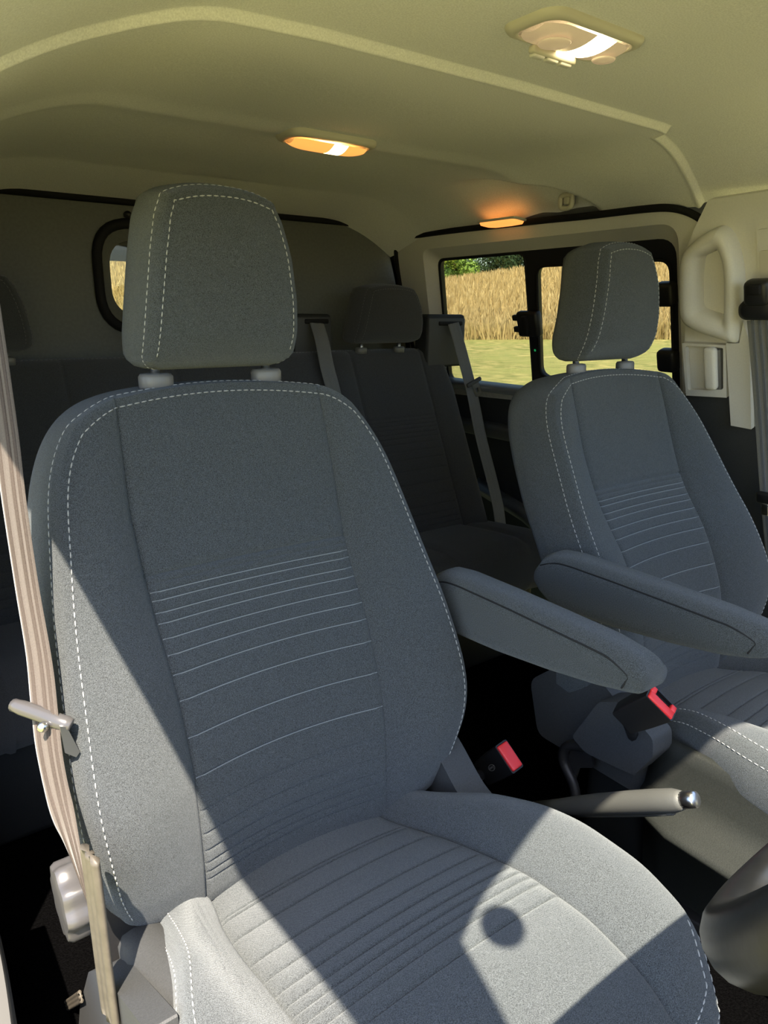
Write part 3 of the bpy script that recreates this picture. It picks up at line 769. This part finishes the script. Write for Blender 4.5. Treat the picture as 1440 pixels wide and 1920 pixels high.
def buckle(root, top, A, dims, stalk_to, slot, emblem):
    top = np.array(top, float); Wd, T, H = dims; s1 = 1.0 if A[1]@(CAM-top) > 0 else -1.0     # s1: side of the big face one sees
    rings = []
    for z_, k in ((-H, 0.80), (-H+0.006, 0.86), (-H*0.5, 0.96), (-0.004, 1.0), (0.0, 0.985)):
        rings.append([top+A[2]*z_+A[0]*u*k+A[1]*v*(0.8+0.2*k) for u, v in rrect(Wd/2, T/2, 0.004, 3)])
    for z_, k in ((0.0, 0.90), (-0.006, 0.88)):
        rings.append([top+A[2]*z_+A[0]*u*k+A[1]*v*k*0.96 for u, v in rrect(Wd/2, T/2, 0.0035, 3)])
    b = loft('belt_buckle', rings, 'black_plastic', root, sharp=radians(45))
    if slot:
        rbox('release_button', (Wd*0.88, T*0.48, 0.008), 'red_plastic', b, top-A[2]*0.001+A[1]*T*0.20*s1, A, 0.002)
        for s in (-1, 1): rbox('button_lug', (0.010, T*0.42, 0.008), 'red_plastic', b, top-A[2]*0.001-A[1]*T*0.2*s1+A[0]*s*Wd*0.36, A, 0.002)
        for s in (-1, 1): rbox('slot_spring', (0.005, 0.004, 0.003), 'metal', b, top-A[2]*0.003+A[0]*s*0.008-A[1]*T*0.12*s1, A, 0.001)
    else:
        rbox('release_button', (Wd*0.88, T*0.84, 0.010), 'red_plastic', b, top-A[2]*0.001, A, 0.003, 3)
    st_ = np.array(stalk_to, float); b0 = top-A[2]*(H-0.004)
    tube('buckle_stalk', [b0, b0*0.6+st_*0.4, st_], 0.010, 'black_plastic', b, 8)
    if emblem:
        nrm = A[1]*s1; cen = top-A[2]*H*0.50+nrm*(T/2*0.985+0.0004)
        tube('badge_ring', [cen+A[2]*0.0088*cos(k*pi/12)+A[0]*0.0050*sin(k*pi/12) for k in range(24)], 0.0005, 'guide_plastic', b, 4, closed=True)
        cu = bpy.data.curves.new('badge_lettering', 'FONT'); cu.body = 'Ford'; cu.size = 0.0068; cu.shear = 0.3; cu.align_x = 'CENTER'; cu.align_y = 'CENTER'; cu.extrude = 0.0002
        t = bpy.data.objects.new('badge_lettering', cu); COL.objects.link(t); bpy.context.view_layer.update()
        me = bpy.data.meshes.new_from_object(t); bpy.data.objects.remove(t)
        t = bpy.data.objects.new('badge_lettering', me); COL.objects.link(t); me.materials.append(MATS['guide_plastic'])
        X_ = -A[2]; Z_ = nrm; Y_ = np.cross(Z_, X_)
        t.matrix_world = Matrix(((X_[0], Y_[0], Z_[0], cen[0]), (X_[1], Y_[1], Z_[1], cen[1]), (X_[2], Y_[2], Z_[2], cen[2]), (0, 0, 0, 1)))
        attach(t, b)
    return b
buckle(drv, onx(955, 1418, 0.385), camaxes((0.48, -0.71, 0.29), (0.34, 0.47, 0.58)), (0.053, 0.030, 0.078), (0.29, 0.02, 0.25), False, True)
buckle(pas, onx(1241, 1317, 0.50), camaxes((0.66, -0.69, 0.05), (0.43, 0.50, 0.75)), (0.055, 0.030, 0.082), onx(1192, 1392, 0.585), True, False)
# passenger seat plastic: bracket cover, base shield, slide bracket
bc = pxx([(1072, 1382), (1122, 1316), (1162, 1316), (1224, 1386), (1224, 1420), (1188, 1454), (1098, 1412)], 0.555)
plate('bracket_cover', round_poly(bc, 0.008, 3), [], 'grey_plastic', 0.055, pas, (1, 0, 0))
plate('recliner_cover', round_poly([(0.648, 0.02, 0.42), (0.648, -0.05, 0.40), (0.648, -0.115, 0.355), (0.648, -0.17, 0.34), (0.648, -0.17, 0.22), (0.648, 0.09, 0.22), (0.648, 0.12, 0.33)], 0.02, 4), [], 'grey_plastic', 0.045, pas, (-1, 0, 0))
sh = []
for y_ in np.linspace(-0.16, -0.70, 14):
    k = sstep(-0.16, -0.24, y_)
    sh.append([(x_, y_, z_) for x_, z_ in ((0.64, 0.30), (0.626, 0.345), (0.617, 0.352), (0.608, 0.346), (0.604, 0.325), (0.600-0.006*k, 0.285), (0.594-0.010*k, 0.262), (0.580-0.020*k, 0.250), (0.566-0.028*k, 0.240), (0.561-0.030*k, 0.234), (0.561-0.030*k, 0.226), (0.60, 0.215), (0.63, 0.02))])
loft('base_shield', sh, 'console_plastic', pas, closed=False, cap=True)
tube('slide_bracket', smooth_path(pxx([(1105, 1400), (1066, 1398), (1056, 1425), (1075, 1470), (1082, 1510)], 0.57), 4), 0.010, 'dark_metal', pas, 6)
plate('slide_bracket', round_poly(pxx([(1068, 1402), (1108, 1412), (1112, 1440), (1085, 1440), (1075, 1470), (1058, 1440)], 0.575), 0.004, 2), [], 'dark_metal', 0.006, pas, (1, 0, 0))
rbox('slide_rail', (0.03, 0.62, 0.03), 'dark_metal', pas, (0.62, -0.30, 0.03), None, 0.004)
# outer side of the passenger seat: dark cover and buckle side
plate('recliner_cover', round_poly([(1.115, 0.02, 0.42), (1.115, -0.05, 0.40), (1.115, -0.17, 0.34), (1.115, -0.17, 0.22), (1.115, 0.12, 0.25)], 0.02, 4), [], 'grey_plastic', 0.04, pas, (1, 0, 0))

# ================================================================== HANDBRAKE AND STEERING WHEEL
hb = empty('handbrake_lever', (0.47, -0.03, 0.0), 'grey handbrake lever with silver push button between the front seats', 'handbrake')
ha, hz = onx(1050, 1512, 0.47), onx(1282, 1500, 0.47)
hd_ = (hz-ha)/np.linalg.norm(hz-ha); L_ = np.linalg.norm(hz-ha)
hp = [ha+hd_*L_*t for t in (-0.25, 0.0, 0.15, 0.35, 0.6, 0.8, 0.93, 0.97, 1.0)]
hr_ = [0.011, 0.013, 0.0155, 0.0175, 0.0185, 0.0185, 0.0175, 0.0150, 0.0125]
tube('grip', hp, hr_, 'grip_rubber', hb, 16)
tube('grip_ridge', [p-np.array([0, 0, r*0.85]) for p, r in zip(hp[2:7], hr_[2:7])], 0.009, 'grip_rubber', hb, 10)
tube('push_button', [hz-hd_*0.01, hz+hd_*0.012, hz+hd_*0.020, hz+hd_*0.022], [0.0125, 0.0125, 0.0120, 0.009], 'metal', hb, 18)
lv = hp[0]; tube('lever_arm', [lv+hd_*0.02, lv, np.array([0.47, -0.02, 0.14]), np.array([0.47, -0.02, 0.0])], 0.010, 'dark_metal', hb, 8)
sw = empty('steering_wheel', (0.0, -0.71, 0.90), 'black glossy steering wheel rim in the near corner', 'steering wheel')
sc0 = np.array([0.0, -0.71, 0.90]); sq = np.array([0, 0.5, -0.866]); sx_ = np.array([1.0, 0, 0]); sn = np.cross(sx_, sq)
if sn[2] < 0: sn = -sn
tube('rim', [sc0+0.195*(sin(k*2*pi/72)*sx_+cos(k*2*pi/72)*sq) for k in range(72)], 0.0170, 'wheel_leather', sw, 16, closed=True)
for a in (-1.75, 1.75, 0.0):
    d = sin(a)*sx_+cos(a)*sq; s = np.cross(sn, d)
    rings = []
    for t, wd in ((0.05, 0.030), (0.10, 0.026), (0.15, 0.026), (0.186, 0.034)):
        rings.append([sc0+d*t+s*u*wd+sn*(v*0.010-0.025*(1-t/0.18)) for u, v in rrect(1, 1, 0.6, 4)])
    sp_ = loft('spoke', rings, 'black_plastic', sw)
    if a == 0.0:
        rbox('spoke_insert', (0.034, 0.05, 0.006), 'metal', sp_, sc0+d*0.145+sn*0.009, np.array([s, d, sn]), 0.002)
loft('hub_pad', [[sc0+sx_*u*k+sq*v*k+sn*h for u, v in rrect(0.085, 0.070, 0.03, 5)] for k, h in ((0.8, -0.05), (1.0, -0.03), (1.0, 0.0), (0.9, 0.012), (0.4, 0.018))], 'black_plastic', sw)
tube('column', [sc0-sn*0.03, sc0-sn*0.52], 0.045, 'black_plastic', sw, 16)

# ================================================================== REAR BENCH
bench = empty('rear_bench', (0.44, 1.1, 0.0), 'shade-darkened fabric rear bench seat with pleated panel against the bulkhead', 'bench seat')
BC = [-0.135, 0.425, 0.99]; BH = 0.140
bql = sorted([0.705-0.33*t for t in (0, 0.035, 0.07, 0.11, 0.15, 0.20, 0.265, 0.34, 0.44, 0.56, 0.67, 0.76, 0.83, 0.885, 0.93)])
def bench_top(x): return 0.928-0.085*max(0, (x-1.14)/0.125)**2
bz = sorted(set(np.round(list(np.linspace(0.34, 0.90, 36))+[q+d for q in bql+[0.715] for d in (-0.004, -0.0018, 0, 0.0018, 0.004)], 5)))
bxs = sorted(set(np.round(list(np.linspace(-0.42, 1.265, 90))+[c+s*(BH+e) for c in BC for s in (-1, 1) for e in (-0.004, 0, 0.004)], 5)))
bzt = bz+['a', 'b', 'c', 'd', 'e']
V = []
for z in bzt:
    for x in bxs:
        top = bench_top(x)
        if isinstance(z, str):
            zz_, yy_ = {'a': (-0.010, 0.0), 'b': (-0.004, 0.010), 'c': (0.0, 0.025), 'd': (0.002, 0.06), 'e': (-0.01, 0.20)}[z]
            Z = top+zz_; Y = 0.870+0.26*(top-0.02-0.34)/0.57+yy_+0.006
        else:
            Z = 0.34+(z-0.34)*(top-0.018-0.34)/(0.90-0.34); Y = 0.870+0.26*(Z-0.34)/0.57
        dmin = min(abs(abs(x-c)-BH) for c in BC); inp = any(abs(x-c) < BH for c in BC)
        Y += 0.006*max(0, 1-dmin/0.005)
        if not inp: Y -= 0.02*sin(min(1, dmin/0.10)*pi/2)*(1-sstep(0.78, 0.92, Z))
        elif not isinstance(z, str) and z < 0.716: Y -= pleat_profile(z, bql, 0.0030, 0.002)*min(1, dmin/0.01)
        if not isinstance(z, str) and abs(z-0.715) < 0.003 and inp: Y += 0.003
        if x > 1.20: Y += 0.07*((x-1.20)/0.065)**2
        V.append((x, Y, Z))
F = grid_faces(len(bzt), len(bxs)); nb = len(bxs)
fp = {0: [], 1: [], 2: []}; fo = []
for i in range(len(bzt)-1):
    zq = bzt[i+1]
    for j in range(nb-1):
        xm = (bxs[j]+bxs[j+1])/2; k = next((k for k, c in enumerate(BC) if abs(xm-c) < BH), None)
        f = F[i*(nb-1)+j]
        if k is not None and not isinstance(zq, str) and zq <= 0.7151: fp[k].append(f)
        else: fo.append(f)
bbk = sub_mesh('backrest', V, fo, 'fabric_shaded', bench)
for k in fp: sub_mesh('pleated_panel', V, fp[k], 'fabric_shaded', bbk)
ia, ib = len(bz)+1, len(bz)-2
dashes('stitching', [resample([np.array(V[(len(bz)+2)*nb+j])+np.array([0, -0.003, 0.001]) for j in range(nb)], 300), resample([np.array(V[len(bz)*nb+j])+np.array([0, -0.001, -0.004]) for j in range(nb)], 300)], 'guide_plastic', bbk, r=0.0008, on=0.007, off=0.004)
rings = []
for y_, zt in ((1.02, 0.345), (0.98, 0.375), (0.90, 0.385), (0.75, 0.40), (0.66, 0.405), (0.61, 0.395), (0.59, 0.365), (0.59, 0.28), (0.62, 0.24)):
    rings.append([(x, y_, zt-0.02*max(0, abs((x-0.425)/0.845))**12-(0.006*(1 if min(abs(abs(x-c)-BH) for c in BC) < 0.006 else 0))) for x in bxs])
loft('cushion', rings, 'fabric_shaded', bench, closed=False, cap=False)
rbox('bench_base', (1.60, 0.36, 0.24), 'dark_trim', bench, (0.425, 0.84, 0.125), None, 0.02)
for hx, hn in ((-0.188, 0), (0.425, 1), (0.972, 2)):
    tfh = lambda v, hx=hx: np.array([hx+v[0]*1.15, (v[1]-0.2)*0.95+1.115, (v[2]-0.972)*0.76+0.952])
    build_headrest(bench, tfh, 'fabric_shaded')
    for s in (-1, 1):
        tube('headrest_post', [(hx+s*0.075, 1.145, 0.90), (hx+s*0.075, 1.145, 0.97)], 0.0065, 'metal', bench, 8)
        loft('headrest_guide', [[(hx+s*0.075+r_*1.3*cos(a*pi/8), 1.145+r_*sin(a*pi/8), z_) for a in range(16)] for r_, z_ in ((0.015, 0.92), (0.016, 0.934), (0.014, 0.939), (0.008, 0.940))], 'guide_plastic', bench)
rbox('anchor_tag', (0.018, 0.004, 0.022), 'metal', bench, ony(845, 998, 0.885), None, 0.001)
rbox('anchor_tag', (0.028, 0.004, 0.006), 'metal', bench, ony(832, 1021, 0.875), None, 0.001)

# rear seat belts: retractor tower, webbing, tongue
def rear_belt(label, tl, tr, bl, path, ytow, tongue):
    p = [ony(*q, ytow) for q in (tl, tr, bl)]
    c = (p[0]+p[1])/2; wd_ = np.linalg.norm(p[1]-p[0]); h_ = p[0][2]-p[2][2]
    e = empty('rear_seat_belt', (c[0], ytow+0.02, p[2][2]), label, 'seat belt', 'rear bench seat belts')
    t = rbox('retractor_tower', (wd_, 0.07, h_), 'dark_trim', e, c+np.array([0, 0.03, -h_/2]), None, 0.012, 3)
    rbox('tower_face', (wd_*0.94, 0.012, h_*0.9), 'grey_plastic', t, c+np.array([0, -0.002, -h_*0.52]), None, 0.004)
    rbox('belt_slot', (wd_*0.62, 0.010, 0.014), 'rubber', t, c+np.array([wd_*0.08, -0.007, -h_*0.17]), None, 0.004)
    pts = smooth_path([ony(a, b, y) for a, b, y in path], 8)
    ribbon('webbing', pts, (1, -0.12, 0), 0.046, 0.0018, 'webbing_dark', e)
    if tongue:
        q = ony(*tongue)+np.array([0, -0.012, 0]); A = axes_from((-0.45, 0.0, 1), (1, -0.1, 0.4))
        tg = rbox('tongue', (0.062, 0.012, 0.014), 'grey_plastic', e, q, A, 0.005, 3)
        lp = [q-A[2]*0.006+A[0]*u-A[2]*v-A[1]*0.004 for u, v in ((-0.012, 0), (0.016, 0), (0.016, 0.042), (0.002, 0.048), (-0.012, 0.042))]
        ho = [q-A[2]*0.006+A[0]*u-A[2]*v-A[1]*0.004 for u, v in ((-0.004, 0.016), (0.008, 0.016), (0.008, 0.032), (-0.004, 0.032))]
        plate('tongue_plate', lp, [ho], 'metal', 0.003, tg, A[1])
    return e
rear_belt('dark rear seat belt hanging from the tower beside the tall driver headrest', (548, 589), (621, 588), (548, 672), [(594, 606, 1.165), (604, 640, 1.12), (614, 690, 1.075), (628, 745, 1.045), (650, 860, 0.97), (668, 960, 0.91)], 1.19, None)
rear_belt('dark rear seat belt with metal tongue hanging in front of the side window', (800, 590), (872, 589), (800, 690), [(850, 606, 1.10), (860, 640, 1.08), (876, 700, 1.045), (886, 740, 1.02), (902, 820, 0.975), (920, 890, 0.93), (934, 950, 0.89), (940, 1000, 0.86)], 1.12, (884, 716, 1.03))

# ================================================================== FRONT SEAT BELTS
db = empty('driver_seat_belt', (-0.30, -0.09, 0.40), 'sunlit beige seat belt hanging beside the driver seat with tongue', 'seat belt')
bp_ = [(-48, 430, 0.20), (-20, 600, 0.15), (9, 800, 0.115), (26, 940, 0.095), (50, 1100, 0.08), (72, 1230, 0.055), (83, 1330, 0.03), (92, 1410, 0.01), (108, 1490, -0.01), (128, 1560, -0.035), (146, 1620, -0.05), (160, 1665, -0.06), (178, 1715, -0.07)]
pts = smooth_path([ony(a, b, y) for a, b, y in bp_], 6)
N_ = len(pts)
wds = []
for i in range(N_):
    t = i/(N_-1); k = sstep(0.62, 0.95, t); wds.append(np.array([0.36*(1-k)+0.02*k, -0.93*(1-k)-1.0*k, 0.0]))
ribbon('webbing', pts, wds, 0.047, 0.0016, 'webbing_warm', db)
# darker woven bands along the webbing
for u in (-0.30, 0.10, 0.36):
    bpts = [p+wd_/np.linalg.norm(wd_)*u*0.047 for p, wd_ in zip(pts, wds)]
    ribbon('woven_band', bpts, wds, 0.0055, 0.0034, 'webbing_warm_band', db)
ta, tb_ = ony(26, 1322, 0.065), ony(134, 1360, 0.0)
tg = tube('tongue', smooth_path([ta, ta*0.55+tb_*0.45+np.array([0, -0.004, 0.002]), ta*0.22+tb_*0.78+np.array([0, -0.006, 0.002]), tb_], 5), [0.0075]*2+[0.0085]*12+[0.0075]*2, 'knob_plastic', db, 12)
tn = ony(80, 1362, 0.012)
loft('tongue_rivet', [[tn+np.array([r_*cos(a*pi/6), -d_, r_*sin(a*pi/6)]) for a in range(12)] for r_, d_ in ((0.006, 0.0), (0.006, 0.003), (0.004, 0.006), (0.001, 0.007))], 'metal', tg)
tp = [ony(a, b, -0.002) for a, b in ((116, 1366), (124, 1364), (148, 1410), (142, 1416))]
plate('tongue_plate', [ony(a, b, -0.005) for a, b in ((112, 1362), (126, 1364), (150, 1410), (143, 1420), (122, 1412))], [], 'metal', 0.003, tg, (0, 1, 0))
cv = smooth_path(pxx([(168, 1600), (176, 1660), (186, 1740), (196, 1820), (208, 1910)], -0.297), 5)
ribbon('belt_sleeve', cv, (0.12, -1, 0.25), 0.040, 0.007, 'vinyl_cover', db)
ribbon('loose_end', smooth_path(pxx([(118, 1890), (140, 1876), (152, 1868)], -0.295), 3), (0, 0.4, 1), 0.016, 0.003, 'vinyl_cover', db)
pb = empty('passenger_seat_belt', tuple(onwall(1425, 930, -0.06)), 'grey seat belt with black upper guide hanging from the passenger side pillar', 'seat belt')
pp = smooth_path([onwall(1424, 600, -0.075), onwall(1432, 700, -0.075), onwall(1440, 820, -0.075), onwall(1448, 945, -0.075), onwall(1462, 1100, -0.075)], 6)
ribbon('webbing', pp, (0, 1, 0), 0.055, 0.002, 'webbing', pb)
for u in (-0.28, 0.0, 0.28):
    ribbon('woven_band', [p+np.array([-0.0006, u*0.055, 0]) for p in pp], (0, 1, 0), 0.007, 0.0034, 'webbing_dark', pb)
dr_ = onwall(1424, 580, -0.07)
gd_ = loft('upper_guide', [[dr_+A_[0]*u*k+A_[2]*(v*k2+zo)-WNU*h for u, v in rrect(0.042, 0.022, 0.018, 5)] for k, k2, zo, h in ((1, 1, 0, -0.02), (1, 1, 0, 0.0), (0.95, 0.9, 0.0, 0.012), (0.7, 0.6, 0.0, 0.016))], 'black_plastic', pb)
rbox('guide_cap', (0.055, 0.035, 0.055), 'black_plastic', gd_, dr_+A_[2]*0.038-WNU*0.004, A_, 0.012, 3)
rbox('guide_button', (0.03, 0.012, 0.022), 'rubber', gd_, dr_+A_[2]*0.048-WNU*0.022, A_, 0.004, 2)
rbox('tongue', (0.055, 0.016, 0.03), 'black_plastic', pb, onwall(1440, 935, -0.085), A_, 0.006)
rbox('tongue_plate', (0.016, 0.004, 0.03), 'metal', pb, onwall(1434, 955, -0.097), A_, 0.001)

# ================================================================== PILLAR FITTINGS
oh = [(1359, 422), (1375, 432), (1387, 456), (1395, 490), (1398, 517), (1398, 560), (1396, 586), (1395, 620), (1392, 636), (1384, 639), (1362, 632), (1332, 623), (1308, 613), (1293, 602), (1285, 585), (1283, 560), (1283, 517), (1285, 490), (1291, 470), (1303, 455), (1320, 441), (1340, 428)]
ih = [(1352, 467), (1357, 468), (1361, 476), (1365, 490), (1367, 517), (1367, 545), (1367, 575), (1366, 588), (1364, 590), (1361, 590), (1350, 586), (1340, 583), (1330, 579), (1324, 576), (1321, 570), (1320, 555), (1320, 517), (1322, 495), (1324, 482), (1328, 477), (1335, 474), (1345, 469)]
O_ = [onwall(a, b, PD) for a, b in oh]; I_ = [onwall(a, b, PD) for a, b in ih]
O_ = smooth_path(O_, 3, True); I_ = smooth_path(I_, 3, True)
rings = []
for o1, i1 in zip(O_, I_):
    r = []
    for t, h in ((0, 0), (0.02, 0.018), (0.12, 0.032), (0.3, 0.040), (0.55, 0.041), (0.8, 0.034), (0.95, 0.020), (1.0, 0.0)):
        r.append(o1*(1-t)+i1*t-WNU*h)
    rings.append(r)
gh = loft('grab_handle', rings+[rings[0]], 'beige_plastic', None, cap=False, closed=False)
tag(gh, 'beige rounded grab handle loop on the pillar beside the side window', 'handle')
# release lever in a recessed housing
dp = empty('door_release', tuple(onwall(1326, 735, PD)), 'beige release lever in a square housing below the grab handle', 'door handle')
ho_ = pxw([(1285, 640), (1367, 644), (1368, 742), (1292, 738)], PD-0.002)
hi_ = round_poly(pxw([(1291, 645), (1362, 648), (1362, 727), (1296, 728)], PD-0.002), 0.006, 3)
plate('housing', ho_, [hi_], 'beige_plastic', 0.014, dp, -WNU)
rbox('lever', (0.032, 0.020, 0.105), 'beige_plastic', dp, onwall(1333, 691, PD-0.020), A_, 0.009, 3)
rbox('lever_shank', (0.022, 0.016, 0.10), 'guide_plastic', dp, onwall(1346, 692, PD-0.006), A_, 0.003)
# coat hook
ck = onx(1062, 378, 1.145)
hk = empty('coat_hook', tuple(ck), 'small beige coat hook in the headliner pocket above the door', 'hook')
hv = np.array([-0.55, -0.45, -0.7]); hv /= np.linalg.norm(hv); hA = axes_from((0.3, -0.2, 1), hv)
tube('hook_loop', smooth_path([ck+np.array([0, 0.020*u, 0.016*v]) for u, v in ((-0.8, 0.9), (0.8, 0.9), (0.95, 0), (0.7, -0.9), (-0.7, -0.9), (-0.95, 0))], 5, True), 0.0065, 'lamp_frame', hk, 8, closed=True)
rbox('hook_base', (0.03, 0.02, 0.025), 'lamp_frame', hk, ck+np.array([0.012, 0, 0.006]), None, 0.005)

# ================================================================== INTERIOR LAMPS
def lamp_shell(e, c, hw, hh, r, ax=np.eye(3)):
    def rg(k1, k2, z): return [c+ax[0]*u*k1+ax[1]*v*k2+ax[2]*z for u, v in rrect(hw, hh, r, 6)]
    return loft('frame', [rg(1.02, 1.03, 0.012), rg(1.02, 1.03, 0.0), rg(0.985, 0.97, -0.005), rg(0.90, 0.82, -0.008), rg(0.86, 0.76, -0.006)], 'lamp_frame', e, cap=False), rg
l1c = np.array([0.408, -0.046, ceil_z(0.408, -0.046)-0.002])
l1 = empty('overhead_lamp', tuple(l1c), 'lit overhead lamp panel with three switches in the front headliner', 'ceiling lamp')
fr, rg = lamp_shell(l1, l1c, 0.094, 0.048, 0.026)
def lens_patch(name, c, x0, x1, hh, z, m, parent, bow=0.010, ex=0.080, cut=0.03):
    V = []; nx_, ny_ = 14, 8
    for i in range(nx_+1):
        x = x0+(x1-x0)*i/nx_; e_ = abs(x)/ex
        h = hh*sqrt(max(0.02, 1-max(0, (e_-0.6)/0.4)**2*0.75))
        for j in range(ny_+1):
            v = -1+2*j/ny_; V.append(c+np.array([x, v*h, z-bow*(1-v*v*0.7)*(1-0.5*max(0, e_)**4)]))
    return link(name, V, grid_faces(nx_+1, ny_+1), m, parent)
lens_patch('reading_lens', l1c, -0.080, 0.0, 0.036, -0.006, 'lamp_lens', l1)
lens_patch('lit_lens', l1c, 0.0, 0.038, 0.036, -0.006, 'lamp_lit', l1)
lens_patch('reading_lens', l1c, 0.038, 0.080, 0.036, -0.006, 'lamp_lens', l1)
for cx2, r2 in ((-0.040, 0.022), (0.060, 0.016)):
    loft('reflector_disc', [[l1c+np.array([cx2+r_*cos(a*pi/12), r_*sin(a*pi/12), z_]) for a in range(24)] for r_, z_ in ((r2, -0.0165), (r2*0.9, -0.0185), (r2*0.3, -0.0185))], 'lamp_lens', l1)
rbox('switch_bar', (0.085, 0.012, 0.010), 'lamp_frame', l1, l1c+np.array([0.0, 0.037, -0.014]), None, 0.003)
for k in (-1, 0, 1): rbox('switch', (0.022, 0.010, 0.008), 'beige_plastic', l1, l1c+np.array([k*0.027, 0.040, -0.018]), None, 0.002)
l2c = np.array([0.455, 0.632, ceil_z(0.455, 0.632)-0.002])
l2 = empty('roof_lamp', tuple(l2c), 'small lit orange roof lamp above the rear seats', 'ceiling lamp')
lamp_shell(l2, l2c, 0.104, 0.046, 0.028)
lens_patch('lens', l2c, -0.088, -0.004, 0.036, -0.006, 'lamp_orange', l2, 0.016, 0.088)
lens_patch('lens', l2c, 0.030, 0.088, 0.036, -0.006, 'lamp_orange', l2, 0.016, 0.088)
lens_patch('lit_lens', l2c, -0.004, 0.030, 0.036, -0.006, 'lamp_hot', l2, 0.016, 0.088)
l3c = onx(940, 417, 1.150)
l3 = empty('door_lamp', tuple(l3c), 'thin lit orange lamp at the headliner edge above the side window', 'ceiling lamp')
a3 = axes_from((0.10, 0, 1), (0, 1, 0))
def rg3(k, z): return [l3c+a3[0]*u*k+a3[1]*v*k+a3[2]*z for u, v in rrect(0.075, 0.026, 0.014, 5)]
loft('frame', [rg3(1.05, 0.006), rg3(1.05, 0.002), rg3(0.95, 0.0)], 'lamp_frame', l3, cap=False)
loft('lens', [rg3(0.95, 0.0), rg3(0.9, -0.006), rg3(0.5, -0.010)], 'lamp_orange', l3)

# ================================================================== OUTSIDE: field, tall grass, trees
CXY = np.array([0.0, 0.0])
def crest(az):                                 # elevation of the skyline as an angle, azimuth in degrees from +y to +x
    return float(np.interp(az, [-180, -60, 0, 10, 24, 34, 41, 48.5, 60, 90, 150, 180], [0.01, 0.01, 0.05, 0.075, 0.075, 0.04, 0.036, 0.054, 0.085, 0.085, 0.02, 0.01]))
def land(r, az):
    H = 1.05+90*tan(crest(az))
    return -0.70+(H+0.70)*sstep(0, 1, min(1, max(0, (r-30)/65)))*1.0 if r > 30 else -0.70
azs = np.arange(-180, 180, 3.0)
def ring_obj(name, rs, m, label, cat):
    V = []
    for r in rs:
        for a in azs: V.append((r*sin(radians(a)), r*cos(radians(a)), land(r, a)-0.0))
    o = link(name, V, grid_faces(len(rs), len(azs), True), m); o['kind'] = 'structure'; o['label'] = label; o['category'] = cat; return o
ring_obj('ground_mown', [0.5, 3, 6, 10, 15, 20, 25, 30, 34, 38, 40], 'mown_grass', 'mown yellow green grass field outside the van', 'ground')
ring_obj('ground_meadow', [40, 44, 48, 54, 60, 66, 72, 78, 84, 90, 96, 110, 160, 400], 'tall_grass', 'dry golden meadow rising behind the mown grass', 'ground')
V = []; F = []
rnd = random.Random(3)
for k in range(70000):
    az = rnd.uniform(4, 68) if k % 5 else rnd.uniform(8, 30)
    r = 39+55*rnd.random()**1.5
    z0 = land(r, az); x, y = r*sin(radians(az)), r*cos(radians(az))
    h = rnd.uniform(0.55, 1.05); wd = rnd.uniform(0.02, 0.05); a = rnd.uniform(0, 2*pi); lx, ly = rnd.gauss(0, 0.16), rnd.gauss(0, 0.16)
    b = len(V); dx, dy = wd*cos(a), wd*sin(a)
    V += [(x-dx, y-dy, z0), (x+dx, y+dy, z0), (x+lx*0.6+dx*1.3, y+ly*0.6+dy*1.3, z0+h*0.75), (x+lx, y+ly, z0+h)]
    F.append((b, b+1, b+2)); F.append((b, b+2, b+3))
me = bpy.data.meshes.new('tall_dry_grass'); me.from_pydata(V, [], F); me.materials.append(MATS['tall_grass'])
tgz = bpy.data.objects.new('tall_dry_grass', me); COL.objects.link(tgz); tgz['kind'] = 'stuff'; tag(tgz, 'tall dry golden grass growing up the slope', 'grass')
def tree(az, r, hgt, wid, m, label, seed):
    rn = random.Random(seed); z0 = land(r, az)-0.3; c = np.array([r*sin(radians(az)), r*cos(radians(az)), z0])
    e = empty('tree', tuple(c), label, 'tree', 'trees on the skyline')
    tube('trunk', [c, c+np.array([0.1, 0.1, hgt*0.3]), c+np.array([0.2, 0, hgt*0.6])], [0.28, 0.22, 0.12], 'bark', e, 8)
    lobes = [(np.array([rn.uniform(-1, 1)*wid*0.36, rn.uniform(-1, 1)*wid*0.36, hgt*rn.uniform(0.06, 0.85)]), wid*rn.uniform(0.16, 0.30)) for _ in range(16)]
    V = []; F = []
    for k in range(6000):
        lc_, lr = lobes[k % 16]; d = np.array([rn.gauss(0, 1) for _ in range(3)]); d /= np.linalg.norm(d)
        p = c+lc_+d*lr*(0.35+0.7*rn.random()); s = rn.uniform(0.16, 0.34)
        u = np.array([rn.gauss(0, 1) for _ in range(3)]); u -= (u@d)*d*0.6; u /= np.linalg.norm(u); v = np.cross(d, u)
        b = len(V); V += [p-u*s, p+v*s*0.6, p+u*s, p-v*s*0.6]; F.append((b, b+1, b+2, b+3))
    o = link('crown', V, F, m, e, smooth=False); return e
tree(41.9, 112, 7.0, 6.5, 'leaf_bright', 'bright green leafy tree on the skyline at the left of the side window', 1)
tree(45.6, 122, 11.0, 8.0, 'leaf_dark', 'dark green tree on the skyline next to the bright green one', 2)
tree(49.6, 124, 11.0, 8.0, 'leaf_dark', 'dark green tree on the skyline partly behind the window divider', 3)
tree(43.2, 145, 13.0, 11.0, 'leaf_dark', 'dark green tree on the skyline behind the bright green one', 5)
tree(47.8, 145, 13.0, 11.0, 'leaf_dark', 'farthest dark green tree on the skyline between two nearer dark trees', 6)
